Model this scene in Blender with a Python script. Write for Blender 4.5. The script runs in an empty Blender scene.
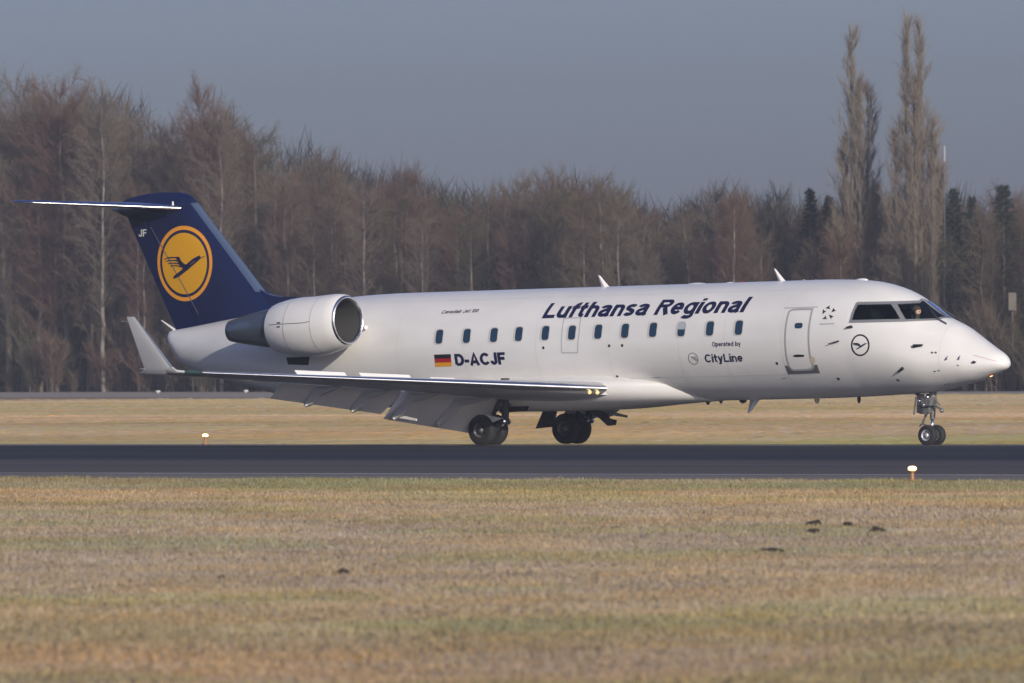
import bpy, bmesh, math, random
import numpy as np
from mathutils import Vector, Matrix
from mathutils.bvhtree import BVHTree
random.seed(7)
rng = np.random.default_rng(11)
scene = bpy.context.scene
COL = scene.collection

# ------------------------------------------------------------------ camera
FPX = 8600.0
EYE = 2.09
ROLL = -0.0062
PITCH = 13.5 / FPX
cam_d = bpy.data.cameras.new("camera")
cam = bpy.data.objects.new("camera", cam_d)
COL.objects.link(cam)
cam_d.sensor_width = 36.0
cam_d.lens = FPX / 1024 * 36.0
cam_d.clip_start = 1.0
cam_d.clip_end = 6000.0
CAM = Matrix.Translation((0, 0, EYE)) @ Matrix.Rotation(math.pi / 2 + PITCH, 4, 'X') @ Matrix.Rotation(ROLL, 4, 'Z')
cam.matrix_world = CAM
cam_d.dof.use_dof = True
cam_d.dof.focus_distance = 198.0
cam_d.dof.aperture_fstop = 5.0
scene.camera = cam

# ------------------------------------------------------------------ light
SUN_AZ = Vector((0.35, -0.80))
SUN_EL = math.radians(19)
az = SUN_AZ.normalized()
SDIR = Vector((az.x * math.cos(SUN_EL), az.y * math.cos(SUN_EL), math.sin(SUN_EL)))
world = bpy.data.worlds.new("World")
scene.world = world
world.use_nodes = True
wn = world.node_tree
wn.nodes.clear()
sky = wn.nodes.new("ShaderNodeTexSky")
sky.sky_type = 'NISHITA'
sky.sun_disc = False
sky.sun_elevation = SUN_EL
sky.sun_rotation = math.atan2(az.x, az.y)
sky.altitude = 0
sky.air_density = 1.0
sky.dust_density = 1.9
sky.ozone_density = 3.0
hs = wn.nodes.new("ShaderNodeHueSaturation")
hs.inputs['Saturation'].default_value = 0.8
hs.inputs['Value'].default_value = 1.0
bg = wn.nodes.new("ShaderNodeBackground")
bg.inputs['Strength'].default_value = 0.076
wo = wn.nodes.new("ShaderNodeOutputWorld")
wn.links.new(sky.outputs[0], hs.inputs['Color'])
tint = wn.nodes.new("ShaderNodeVectorMath"); tint.operation = 'MULTIPLY'
tint.inputs[1].default_value = (0.86, 0.91, 1.31)
wn.links.new(hs.outputs[0], tint.inputs[0])
wn.links.new(tint.outputs[0], bg.inputs['Color'])
wn.links.new(bg.outputs[0], wo.inputs['Surface'])
sun_d = bpy.data.lights.new("sun", 'SUN')
sun_d.energy = 3.6
sun_d.angle = math.radians(0.6)
sun_d.color = (1.0, 0.92, 0.79)
sun = bpy.data.objects.new("sun", sun_d)
sun.rotation_euler = SDIR.to_track_quat('Z', 'Y').to_euler()
COL.objects.link(sun)
scene.view_settings.view_transform = 'Standard'
scene.view_settings.look = 'None'
scene.view_settings.exposure = 0.0
scene.view_settings.gamma = 1.0
scene.render.engine = 'CYCLES'
scene.cycles.max_bounces = 6
scene.cycles.transparent_max_bounces = 8
scene.cycles.volume_bounces = 0
scene.cycles.use_denoising = True

# ------------------------------------------------------------------ helpers
CAMI = CAM.inverted()
def project(p):
    q = CAMI @ Vector(p)
    return 512 + FPX * q.x / -q.z, 341.5 - FPX * q.y / -q.z
def ray(px, py):
    d = CAM.to_3x3() @ Vector(((px - 512) / FPX, (341.5 - py) / FPX, -1))
    return Vector((0, 0, EYE)), d
def ground(px, py):
    o, d = ray(px, py)
    return o + d * (-o.z / d.z)
def at(px, Y, z=0.0):
    """world point on the ground at image column px and distance Y"""
    return Vector(((px - 512) / FPX * Y, Y, z))
def horizon(px):
    return 355.0 + (px - 512) * ROLL
def height_at(px, py, Y):
    return EYE + (horizon(px) - py) * Y / FPX

def tag(o, label=None, cat=None, group=None, kind=None):
    if label: o['label'] = label
    if cat: o['category'] = cat
    if group: o['group'] = group
    if kind: o['kind'] = kind
    return o
def link(name, me, parent=None, mats=()):
    o = bpy.data.objects.new(name, me)
    COL.objects.link(o)
    for m in mats:
        me.materials.append(m)
    if parent is not None:
        o.parent = parent
    return o
def mesh_obj(name, verts, faces, mat, parent=None, smooth=False, mi=None):
    me = bpy.data.meshes.new(name)
    me.from_pydata([tuple(v) for v in verts], [], faces)
    if smooth:
        me.shade_smooth()
    mats = mat if isinstance(mat, (list, tuple)) else [mat]
    o = link(name, me, parent, mats)
    if mi is not None:
        me.polygons.foreach_set('material_index', mi)
    me.update()
    return o
def bm_obj(name, bm, mat, parent=None, smooth=False, fix=True):
    if fix:
        bmesh.ops.recalc_face_normals(bm, faces=bm.faces)
    me = bpy.data.meshes.new(name)
    bm.to_mesh(me); bm.free()
    if smooth:
        me.shade_smooth()
    mats = mat if isinstance(mat, (list, tuple)) else [mat]
    return link(name, me, parent, mats)
def sharp(o, deg=35):
    me = o.data
    bm = bmesh.new(); bm.from_mesh(me)
    for e in bm.edges:
        if len(e.link_faces) == 2 and e.calc_face_angle(0) > math.radians(deg):
            e.smooth = False
    bm.to_mesh(me); bm.free()
    return o

# ---- bmesh shapes
def tube(bm, pts, rad, n=10, cap=True):
    pts = [Vector(p) for p in pts]
    if not isinstance(rad, (list, tuple)):
        rad = [rad] * len(pts)
    rings = []
    prev = None
    for i, p in enumerate(pts):
        if i == 0: t = pts[1] - pts[0]
        elif i == len(pts) - 1: t = pts[-1] - pts[-2]
        else: t = (pts[i + 1] - pts[i]).normalized() + (pts[i] - pts[i - 1]).normalized()
        t.normalize()
        if prev is None:
            a = Vector((0, 0, 1)) if abs(t.z) < 0.9 else Vector((1, 0, 0))
            u = t.cross(a).normalized()
        else:
            u = (prev - t * prev.dot(t)).normalized()
        prev = u
        v = t.cross(u)
        rings.append([bm.verts.new(p + (u * math.cos(2 * math.pi * k / n) + v * math.sin(2 * math.pi * k / n)) * rad[i]) for k in range(n)])
    for a, b in zip(rings, rings[1:]):
        for k in range(n):
            bm.faces.new((a[k], a[(k + 1) % n], b[(k + 1) % n], b[k]))
    if cap:
        bm.faces.new(rings[0][::-1]); bm.faces.new(rings[-1])
    return rings
def box(bm, c, size, rot=None, bevel=0.0):
    r = bmesh.ops.create_cube(bm, size=1.0)
    vs = r['verts']
    bmesh.ops.scale(bm, vec=size, verts=vs)
    if bevel:
        es = list({e for v in vs for e in v.link_edges})
        rb = bmesh.ops.bevel(bm, geom=es, offset=bevel, segments=2, affect='EDGES', profile=0.5)
        vs = list({v for f in rb['faces'] for v in f.verts} | {v for v in vs if v.is_valid})
    if rot is not None:
        bmesh.ops.rotate(bm, cent=(0, 0, 0), matrix=rot, verts=vs)
    bmesh.ops.translate(bm, vec=c, verts=vs)
def lathe(bm, prof, origin, axis, n=40, close0=False, close1=False):
    """prof: list of (distance along axis, radius)"""
    axis = Vector(axis).normalized(); origin = Vector(origin)
    a = Vector((0, 0, 1)) if abs(axis.z) < 0.9 else Vector((1, 0, 0))
    u = axis.cross(a).normalized(); v = axis.cross(u)
    rings = []
    for d, r in prof:
        rings.append([bm.verts.new(origin + axis * d + (u * math.cos(2 * math.pi * k / n) + v * math.sin(2 * math.pi * k / n)) * r) for k in range(n)])
    for A, B in zip(rings, rings[1:]):
        for k in range(n):
            bm.faces.new((A[k], A[(k + 1) % n], B[(k + 1) % n], B[k]))
    if close0: bm.faces.new(rings[0][::-1])
    if close1: bm.faces.new(rings[-1])
    return rings
def plate(bm, pts, nrm, th):
    """polygon pts extruded by th along nrm (centred)"""
    nrm = Vector(nrm).normalized()
    A = [bm.verts.new(Vector(p) + nrm * th / 2) for p in pts]
    B = [bm.verts.new(Vector(p) - nrm * th / 2) for p in pts]
    n = len(pts)
    bm.faces.new(A); bm.faces.new(B[::-1])
    for k in range(n):
        bm.faces.new((A[k], B[k], B[(k + 1) % n], A[(k + 1) % n]))

# ------------------------------------------------------------------ materials
MATS = {}
def principled(name, col, rough=0.5, metal=0.0, coat=0.0, var=0.0, vscale=(1, 1, 1), vs=1.0, bump=0.0, bscale=20.0, emit=None, es=0.0, spec=0.5, alpha=None):
    if name in MATS: return MATS[name]
    m = bpy.data.materials.new(name); m.use_nodes = True
    nt = m.node_tree; b = nt.nodes['Principled BSDF']
    b.inputs['Base Color'].default_value = (*col, 1)
    b.inputs['Roughness'].default_value = rough
    b.inputs['Metallic'].default_value = metal
    b.inputs['Coat Weight'].default_value = coat
    b.inputs['Coat Roughness'].default_value = 0.08
    b.inputs['Specular IOR Level'].default_value = spec
    if emit:
        b.inputs['Emission Color'].default_value = (*emit, 1)
        b.inputs['Emission Strength'].default_value = es
    if var > 0 or bump > 0:
        tc = nt.nodes.new('ShaderNodeTexCoord')
        mp = nt.nodes.new('ShaderNodeMapping'); mp.inputs['Scale'].default_value = vscale
        nt.links.new(tc.outputs['Object'], mp.inputs['Vector'])
        no = nt.nodes.new('ShaderNodeTexNoise'); no.inputs['Scale'].default_value = vs
        no.inputs['Detail'].default_value = 6
        nt.links.new(mp.outputs[0], no.inputs['Vector'])
        if var > 0:
            mr = nt.nodes.new('ShaderNodeMapRange')
            mr.inputs['From Min'].default_value = 0.3; mr.inputs['From Max'].default_value = 0.7
            mr.inputs['To Min'].default_value = 1 - var; mr.inputs['To Max'].default_value = 1 + var * 0.4
            nt.links.new(no.outputs['Fac'], mr.inputs['Value'])
            mx = nt.nodes.new('ShaderNodeVectorMath'); mx.operation = 'SCALE'
            mx.inputs[0].default_value = col
            nt.links.new(mr.outputs[0], mx.inputs['Scale'])
            nt.links.new(mx.outputs[0], b.inputs['Base Color'])
        if bump > 0:
            n2 = nt.nodes.new('ShaderNodeTexNoise'); n2.inputs['Scale'].default_value = bscale
            nt.links.new(tc.outputs['Object'], n2.inputs['Vector'])
            bp = nt.nodes.new('ShaderNodeBump'); bp.inputs['Strength'].default_value = bump
            bp.inputs['Distance'].default_value = 0.02
            nt.links.new(n2.outputs['Fac'], bp.inputs['Height'])
            nt.links.new(bp.outputs[0], b.inputs['Normal'])
    MATS[name] = m
    return m
WHITE = principled('white_paint', (0.815, 0.795, 0.755), 0.30, coat=0.35, var=0.07, vscale=(0.6, 1, 1.6), vs=1.4)
WHITE2 = principled('wing_grey_paint', (0.62, 0.615, 0.61), 0.38, coat=0.15, var=0.10, vscale=(0.5, 0.5, 2), vs=1.2)
BLUE = principled('dark_blue_paint', (0.005, 0.012, 0.066), 0.28, coat=0.3, var=0.1, vs=0.8)
NAVY = principled('navy_lettering', (0.008, 0.010, 0.055), 0.4)
BLACKP = principled('black_lettering', (0.012, 0.012, 0.016), 0.45)
GREYP = principled('grey_line', (0.37, 0.37, 0.38), 0.5)
GREYL = principled('pale_grey_line', (0.50, 0.50, 0.50), 0.5)
SEAM = principled('skin_seam', (0.64, 0.63, 0.62), 0.4)
YEL = principled('yellow_emblem', (0.80, 0.39, 0.006), 0.35, coat=0.3, var=0.04)
ORA = principled('orange_ring', (0.88, 0.36, 0.03), 0.35, coat=0.3)
METAL = principled('polished_metal', (0.88, 0.87, 0.86), 0.27, metal=1.0, var=0.06, vs=3)
STEEL = principled('bluish_steel', (0.20, 0.235, 0.27), 0.36, metal=0.75, var=0.35, vscale=(0.4, 2, 2), vs=2.5)
DARK = principled('dark_gap', (0.015, 0.015, 0.017), 0.7)
INNER = principled('intake_lining', (0.075, 0.074, 0.070), 0.55, var=0.1)
FANM = principled('fan_blades', (0.02, 0.02, 0.021), 0.8)
GLASS = principled('cabin_glass', (0.016, 0.045, 0.085), 0.12, coat=0.3)
CGLASS = principled('cockpit_glass', (0.010, 0.016, 0.020), 0.06, coat=0.4)
BLIND = principled('window_blind', (0.45, 0.47, 0.50), 0.5)
FRAME = principled('window_frame_paint', (0.62, 0.60, 0.55), 0.4)
CFRAME = principled('cockpit_frame', (0.33, 0.33, 0.33), 0.35, metal=0.4)
TYRE = principled('tyre_rubber', (0.020, 0.020, 0.022), 0.75, var=0.25, vs=6)
RIM = principled('wheel_rim', (0.62, 0.62, 0.62), 0.35, metal=0.5)
RIMD = principled('dark_wheel_rim', (0.16, 0.16, 0.165), 0.45, metal=0.5)
STRUT = principled('gear_strut', (0.55, 0.55, 0.54), 0.3, metal=0.5)
CHROME = principled('chrome', (0.85, 0.85, 0.86), 0.1, metal=1.0)
GEARD = principled('gear_dark', (0.06, 0.062, 0.066), 0.5, var=0.3, vs=8)
LEDGE = principled('fin_leading_edge', (0.070, 0.105, 0.185), 0.45, metal=0.1)
FLR = principled('flag_red', (0.40, 0.012, 0.02), 0.4)
FLG = principled('flag_gold', (0.80, 0.36, 0.01), 0.4)
SILL = principled('door_sill_grey', (0.115, 0.12, 0.125), 0.5)
CREAM = principled('cream_patch', (0.60, 0.52, 0.38), 0.5)
REDL = principled('red_mark', (0.35, 0.03, 0.02), 0.4)
LENS = principled('lamp_lens_lit', (0.9, 0.75, 0.5), 0.3, emit=(1.0, 0.62, 0.24), es=4.5)
LENSC = principled('landing_lamp_lens', (0.8, 0.7, 0.4), 0.08, metal=0.6, emit=(1.0, 0.72, 0.25), es=0.9)

# ------------------------------------------------------------------ aircraft frame
YAW = math.radians(37.9)
TILT = 0.0158
GY = 200.0
base = Vector(((530 - 512) / FPX * GY, GY, 0))
F = Vector((math.cos(YAW) * math.cos(TILT), -math.sin(YAW) * math.cos(TILT), math.sin(TILT)))
L = Vector((math.sin(YAW), math.cos(YAW), 0))
U = F.cross(L)
ROT = Matrix((F, L, U)).transposed()
BM = Matrix.Translation(base) @ ROT.to_4x4()
BMI = BM.inverted()
SM = 13.54          # nose tip lies this far ahead of the main wheels
AX = 2.275          # height of the fuselage axis
jet = bpy.data.objects.new('passenger_jet', None)
jet.empty_display_size = 1
COL.objects.link(jet)
jet.matrix_world = BM
tag(jet, 'white twin-engine regional passenger jet with dark blue tail rolling on the runway', 'airplane')
def bproj(p):
    return project(BM @ Vector(p))
def on_plane(px, py, y):
    """body-frame point where the sight line through a photo point meets the plane y = const of the aircraft"""
    o, d = ray(px, py)
    o = BMI @ o; d = BMI.to_3x3() @ d
    return o + d * ((y - o.y) / d.y)

# fuselage stations: s, top, bottom, half width
ST = [(0.0, -0.64, -0.66, 0.01), (0.03, -0.555, -0.735, 0.10), (0.10, -0.47, -0.785, 0.19), (0.22, -0.385, -0.83, 0.29),
      (0.385, -0.295, -0.89, 0.39), (0.81, -0.03, -1.03, 0.60), (1.24, 0.235, -1.12, 0.77), (1.61, 0.40, -1.19, 0.89),
      (1.88, 0.53, -1.23, 0.97), (2.28, 0.80, -1.27, 1.07), (2.63, 1.00, -1.285, 1.145), (2.95, 1.125, -1.295, 1.20),
      (3.32, 1.225, -1.31, 1.25), (3.64, 1.28, -1.32, 1.28), (4.02, 1.315, -1.33, 1.31), (5.08, 1.345, -1.345, 1.345),
      (6.5, 1.345, -1.345, 1.345), (9, 1.345, -1.345, 1.345), (12, 1.345, -1.345, 1.345), (15, 1.345, -1.345, 1.345), (17.0, 1.345, -1.345, 1.345),
      (18.2, 1.32, -1.32, 1.33), (19.4, 1.23, -1.22, 1.25), (20.4, 1.12, -1.09, 1.13), (21.3, 1.01, -0.91, 0.98),
      (22.3, 0.885, -0.69, 0.79), (22.96, 0.80, -0.54, 0.64), (23.6, 0.715, -0.36, 0.49), (23.93, 0.675, -0.25, 0.41),
      (24.2, 0.645, 0.02, 0.31), (24.36, 0.625, 0.25, 0.20), (24.42, 0.60, 0.42, 0.08)]
def _interp(s):
    n = len(ST)
    if s <= ST[0][0]: return ST[0][1:]
    if s >= ST[-1][0]: return ST[-1][1:]
    i = 0
    while ST[i + 1][0] < s: i += 1
    a, b = ST[i], ST[i + 1]
    h = b[0] - a[0]; t = (s - a[0]) / h
    out = []
    for k in (1, 2, 3):
        d = (b[k] - a[k]) / h
        def sl(j):
            if j <= 0 or j >= n - 1: return (ST[min(j + 1, n - 1)][k] - ST[max(j - 1, 0)][k]) / (ST[min(j + 1, n - 1)][0] - ST[max(j - 1, 0)][0])
            d0 = (ST[j][k] - ST[j - 1][k]) / (ST[j][0] - ST[j - 1][0]); d1 = (ST[j + 1][k] - ST[j][k]) / (ST[j + 1][0] - ST[j][0])
            return 0 if d0 * d1 <= 0 else 2 * d0 * d1 / (d0 + d1)
        m0, m1 = sl(i) * h, sl(i + 1) * h
        t2, t3 = t * t, t ** 3
        out.append((2 * t3 - 3 * t2 + 1) * a[k] + (t3 - 2 * t2 + t) * m0 + (-2 * t3 + 3 * t2) * b[k] + (t3 - t2) * m1)
    return out
_cache = {}
def sect(s):
    key = round(s, 5)
    if key not in _cache:
        top, bot, w = _interp(s)
        f = 0.5
        if s < 3.6: f = 0.5 - 0.09 * min(1, (3.6 - s) / 1.6)
        zm = bot + (top - bot) * f
        _cache[key] = (top, bot, w, zm)
    return _cache[key]
R0 = 1.345
def fus(s, th):
    """point on the right skin: station s, elevation angle th; body frame"""
    top, bot, w, zm = sect(s)
    ht = top - zm if math.sin(th) >= 0 else zm - bot
    return Vector((SM - s, -w * math.cos(th), AX + zm + ht * math.sin(th)))
def fusn(s, th):
    e = 0.004
    a = fus(s + e, th) - fus(s - e, th); b = fus(s, th + e) - fus(s, th - e)
    n = a.cross(b).normalized()
    c = Vector((0, math.copysign(1, -math.cos(th)), 0))
    if n.y * -math.cos(th) < 0: n = -n
    if abs(math.cos(th)) < 1e-3 and n.z * math.sin(th) < 0: n = -n
    return n
def px2uv(px, py):
    """photo point -> (u, a) on the right fuselage skin: u forward of main wheels, a = R0*angle"""
    s, th = SM - (200 * (px + 26 - 512) - 3612) / 7000, 0.2
    for _ in range(25):
        f0 = bproj(fus(s, th)); e = 1e-3
        fs = bproj(fus(s + e, th)); ft = bproj(fus(s, th + e))
        a, b = (fs[0] - f0[0]) / e, (ft[0] - f0[0]) / e
        c, d = (fs[1] - f0[1]) / e, (ft[1] - f0[1]) / e
        rx, ry = px - f0[0], py - f0[1]
        det = a * d - b * c
        if abs(det) < 1e-6: break
        ds, dt = (rx * d - b * ry) / det, (a * ry - c * rx) / det
        s += max(-1, min(1, ds)); th += max(-.4, min(.4, dt))
        s = max(0.02, min(24.3, s)); th = max(-1.4, min(1.5, th))
    return Vector((SM - s, th * R0))
def skin(u, a, off=0.004, side=1):
    s, th = SM - u, a / R0
    p = fus(s, th) + fusn(s, th) * off
    if side < 0: p.y = -p.y
    return p

# fuselage mesh
def build_fuselage():
    ss = []
    for a, b in zip(ST, ST[1:]):
        n = max(2, int((b[0] - a[0]) / (0.12 if not 1.2 < b[0] < 3.9 else 0.02)))
        ss += [a[0] + (b[0] - a[0]) * k / n for k in range(n)]
    ss.append(ST[-1][0])
    N = 288
    verts, faces = [], []
    for s in ss:
        top, bot, w, zm = sect(s)
        for k in range(N):
            th = 2 * math.pi * k / N
            ht = top - zm if math.sin(th) >= 0 else zm - bot
            verts.append((SM - s, -w * math.cos(th), AX + zm + ht * math.sin(th)))
    for i in range(len(ss) - 1):
        for k in range(N):
            k2 = (k + 1) % N
            faces.append((i * N + k, i * N + k2, (i + 1) * N + k2, (i + 1) * N + k))
    faces.append(tuple(range(N))[::-1]); faces.append(tuple(range((len(ss) - 1) * N, len(ss) * N)))
    bm = bmesh.new()
    me = bpy.data.meshes.new('t'); me.from_pydata(verts, [], faces); bm.from_mesh(me); bpy.data.meshes.remove(me)
    return bm_obj('fuselage', bm, WHITE, jet, smooth=True)
fuselage = build_fuselage()

# ---- skin decals: 2D polygons laid on the skin, cut finely so they follow the curve
def cut2d(bm, step_u=0.12, step_a=0.05):
    for axis, step in ((0, step_u), (1, step_a)):
        lo = min(v.co[axis] for v in bm.verts); hi = max(v.co[axis] for v in bm.verts)
        k = math.floor(lo / step) + 1
        while k * step < hi:
            co = [0, 0, 0]; co[axis] = k * step
            no = [0, 0, 0]; no[axis] = 1
            bmesh.ops.bisect_plane(bm, geom=bm.verts[:] + bm.edges[:] + bm.faces[:], plane_co=co, plane_no=no)
            k += 1
def lay(name, bm, mat, parent, off=0.004, side=1, mapf=None):
    cut2d(bm)
    mapf = mapf or (lambda u, a: skin(u, a, off, side))
    for v in bm.verts:
        z = v.co.z; q = mapf(v.co.x, v.co.y)
        v.co = Vector((q.x, q.y + math.copysign(z, q.y), q.z))
    return bm_obj(name, bm, mat, parent, smooth=False)
def poly2(bm, pts, z=0):
    f = bm.faces.new([bm.verts.new((p[0], p[1], 0)) for p in pts])
    bmesh.ops.triangulate(bm, faces=[f])
def strip2(bm, pts, w, closed=False, lim=.5):
    pts = [Vector((p[0], p[1])) for p in pts]
    n = len(pts)
    L_, R_ = [], []
    for i, p in enumerate(pts):
        a = pts[(i - 1) % n] if (closed or i > 0) else p
        b = pts[(i + 1) % n] if (closed or i < n - 1) else p
        t1 = (p - a); t2 = (b - p)
        if t1.length < 1e-9: t1 = t2
        if t2.length < 1e-9: t2 = t1
        t = (t1.normalized() + t2.normalized()); t.normalize()
        nn = Vector((-t.y, t.x))
        c = max(lim, t.dot(t1.normalized()))
        L_.append(bm.verts.new((*(p + nn * w / 2 / c), 0))); R_.append(bm.verts.new((*(p - nn * w / 2 / c), 0)))
    for i in range(n if closed else n - 1):
        j = (i + 1) % n
        bm.faces.new((L_[i], R_[i], R_[j], L_[j]))
def ring2(bm, c, r0, r1, n=64, sx=1.0):
    A = [bm.verts.new((c[0] + r0 * sx * math.cos(2 * math.pi * k / n), c[1] + r0 * math.sin(2 * math.pi * k / n), 0)) for k in range(n)]
    B = [bm.verts.new((c[0] + r1 * sx * math.cos(2 * math.pi * k / n), c[1] + r1 * math.sin(2 * math.pi * k / n), 0)) for k in range(n)]
    for k in range(n):
        bm.faces.new((A[k], A[(k + 1) % n], B[(k + 1) % n], B[k]))
def disc2(bm, c, r, n=48, sx=1.0):
    f = bm.faces.new([bm.verts.new((c[0] + r * sx * math.cos(2 * math.pi * k / n), c[1] + r * math.sin(2 * math.pi * k / n), 0)) for k in range(n)])
    bmesh.ops.triangulate(bm, faces=[f])
def rrect(c, w, h, r, n=5, shear=0.0):
    pts = []
    for cx, cy, a0 in ((w / 2 - r, h / 2 - r, 0), (-w / 2 + r, h / 2 - r, 90), (-w / 2 + r, -h / 2 + r, 180), (w / 2 - r, -h / 2 + r, 270)):
        for k in range(n + 1):
            a = math.radians(a0 + 90 * k / n)
            x, y = cx + r * math.cos(a), cy + r * math.sin(a)
            pts.append((c[0] + x + shear * y, c[1] + y))
    return pts
# stroke skeletons of a bold grotesque: cap height 1, x-height XH
XH = 0.74
def arc(cx, cy, rx, ry, a0, a1, n=14):
    return [(cx + rx * math.cos(math.radians(a0 + (a1 - a0) * k / n)), cy + ry * math.sin(math.radians(a0 + (a1 - a0) * k / n))) for k in range(n + 1)]
def glyph(ch, W):
    h = W / 2; X = XH
    if ch == 'L': return .66, [[(h, 1), (h, h), (.66, h)]]
    if ch == 'l': return W, [[(h, 1), (h, 0)]]
    if ch == 'i': return W, [[(h, X), (h, 0)], [(h, 1), (h, 1 - W * .8)]]
    if ch == '1': return .34, [[(.34 - h, 1), (.34 - h, 0)], [(.02, .74), (.34 - h, .80)]]
    if ch in 'uU':
        w = .62; return w, [[(h, X)] + [(h, .30)] + arc(w / 2, .30, w / 2 - h, .30 - h * .9, 180, 360)[1:], [(w - h, X), (w - h, 0)]]
    if ch in 'nhr':
        w = .62 if ch != 'r' else .40; top = 1 if ch == 'h' else X
        if ch == 'r': return w, [[(h, X), (h, 0)], arc(w + .02, X - .32, w - h + .02, .32 - h * .9, 170, 92)]
        return w, [[(h, top), (h, 0)], arc(w / 2, X - .30, w / 2 - h, .30 - h * .9, 180, 0) + [(w - h, 0)]]
    if ch == 'f': return .40, [[(.17, 0), (.17, .78)] + arc(.38, .78, .21, .22 - h, 180, 95)[1:], [(0, X - h * .9), (.40, X - h * .9)]]
    if ch == 't': return .40, [[(.17, .96), (.17, .22)] + arc(.37, .22, .20, .22 - h, 180, 268)[1:], [(0, X - h * .9), (.39, X - h * .9)]]
    if ch == 'a':
        w = .62; return w + .03, [arc(w / 2 - .01, X - .235, w / 2 - h + .01, .235 - h * .9, 168, 0) + [(w - h, .12), (w - h + .05, 0)], [(w - h, .43), (.34, .415)] + arc(.29, .225, .29 - h, .225 - h * .85, 95, 300)[1:] + [(w - h, .20)]]
    if ch == 'e':
        w = .64; return w, [[(h, X / 2 + .01), (w - h, X / 2 + .01)] + arc(w / 2, X / 2 + .01, w / 2 - h, X / 2 - h * .9, 4, 322, 26)[0:]]
    if ch == 'o':
        w = .66; return w, [arc(w / 2, X / 2, w / 2 - h, X / 2 - h * .85, 0, 360, 30)]
    if ch == 'O' or ch == '0':
        w = .86 if ch == 'O' else .60; return w, [arc(w / 2, .5, w / 2 - h, .5 - h * .85, 0, 360, 30)]
    if ch in 'gdbp':
        w = .66; P_ = [arc(w / 2, X / 2, w / 2 - h, X / 2 - h * .85, 0, 360, 30)]
        if ch == 'g': P_ += [[(w - h, X), (w - h, -.06)] + arc(w / 2, -.06, w / 2 - h, .22 - h, 0, -160)[1:]]
        if ch == 'd': P_ += [[(w - h, 1), (w - h, 0)]]
        if ch == 'b': P_ += [[(h, 1), (h, 0)]]
        if ch == 'p': P_ += [[(h, X), (h, -.26)]]
        return w, P_
    if ch == 's':
        w = .58; return w, [arc(w / 2, X - .205, w / 2 - h, .205 - h * .85, 20, 180, 12) + [(h + .03, .455), (w / 2, .375), (w - h - .03, .30)] + arc(w / 2, .205, w / 2 - h, .205 - h * .85, 0, -160, 12)]
    if ch == 'R': return .74, [[(h, 0), (h, 1 - h), (.44, 1 - h)] + arc(.44, .72, .30 - h, .28 - h, 90, -90)[1:] + [(h, .44 + h)], [(.42, .46), (.66, 0)]]
    if ch == 'D': return .76, [[(h, h * .98), (h, 1 - h), (.34, 1 - h)] + arc(.34, .5, .42 - h, .5 - h, 90, -90)[1:] + [(h, h)]]
    if ch == 'A': return .80, [[(h * .9, 0), (.40, 1 - h * .3), (.80 - h * .9, 0)], [(.18, .29), (.62, .29)]]
    if ch == 'C': return .80, [arc(.42, .5, .42 - h, .5 - h * .9, 38, 322, 26)]
    if ch == 'J': return .56, [[(.56 - h, 1), (.56 - h, .28)] + arc(.28, .28, .28 - h, .28 - h * .9, 0, -180)[1:] + [(h, .34)]]
    if ch == 'F': return .62, [[(h, 0), (h, 1 - h), (.62, 1 - h)], [(h, .50), (.56, .50)]]
    if ch == 'y': return .62, [[(h * .8, X), (.31, .06)], [(.62 - h * .8, X), (.27, -.14), (.20, -.22 + h), (.06, -.23 + h)]]
    if ch == '-': return .36, [[(0, .38), (.36, .38)]]
    return .30, []
def text_bm(body, p0, p1, cap, bold=0.19, shear=0.0, gap=.10):
    """letters built from strokes; the baseline runs p0 -> p1 in 2D"""
    bm = bmesh.new(); x = 0; k = 0
    for ch in body:
        w, strokes = glyph(ch, bold)
        for st in strokes:
            n0 = len(bm.verts)
            closed = len(st) > 8 and (Vector(st[0]) - Vector(st[-1])).length < 1e-6
            pts = st[:-1] if closed else st
            nv = set(bm.verts)
            strip2(bm, [(a + x, b) for a, b in pts], bold * (.92 if len(st) > 2 else 1), closed, .70)
            k += 1
            for v in bm.verts:
                if v not in nv: v.co.z = (k % 4) * 0.0007
        x += w + gap
    tot = x - gap
    p0 = Vector(p0); p1 = Vector(p1); d = p1 - p0
    t = d.normalized(); nn = Vector((-t.y, t.x)); sx = d.length / tot
    for v in bm.verts:
        yy = v.co.y * cap
        q = p0 + t * (v.co.x * sx + shear * yy) + nn * yy
        v.co = (q.x, q.y, v.co.z)
    return bm
def px_text(name, body, b0, b1, cap_px, mat, bold, shear, capm=None, gap=.10):
    p0, p1 = px2uv(*b0), px2uv(*b1)
    q = px2uv(b0[0], b0[1] - cap_px)
    cap = capm or abs(q.y - p0.y)
    wid = (p1 - p0).length - shear * cap
    d = (p1 - p0).normalized()
    return lay(name, text_bm(body, p0, p0 + d * wid, cap, bold, shear, gap), mat, fuselage, 0.005)
px_text('name_lettering', 'Lufthansa Regional', (541.5, 318.6), (746.8, 312.2), 15.0, NAVY, 0.218, 0.21, None, .055)
px_text('registration_lettering', 'D-ACJF', (456.0, 366.0), (506.5, 364.2), 12.2, NAVY, 0.245, 0.0, None, .03)
px_text('operator_lettering', 'Operated by', (712.3, 346.5), (740.8, 345.8), 4.6, NAVY, 0.19, 0.0)
px_text('operator_lettering', 'CityLine', (705.8, 362.4), (743.4, 361.6), 8.2, NAVY, 0.20, 0.0, None, .09)
px_text('type_lettering', 'Canadair Jet 100', (441.0, 313.8), (478.5, 312.4), 3.4, NAVY, 0.20, 0.25)

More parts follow.
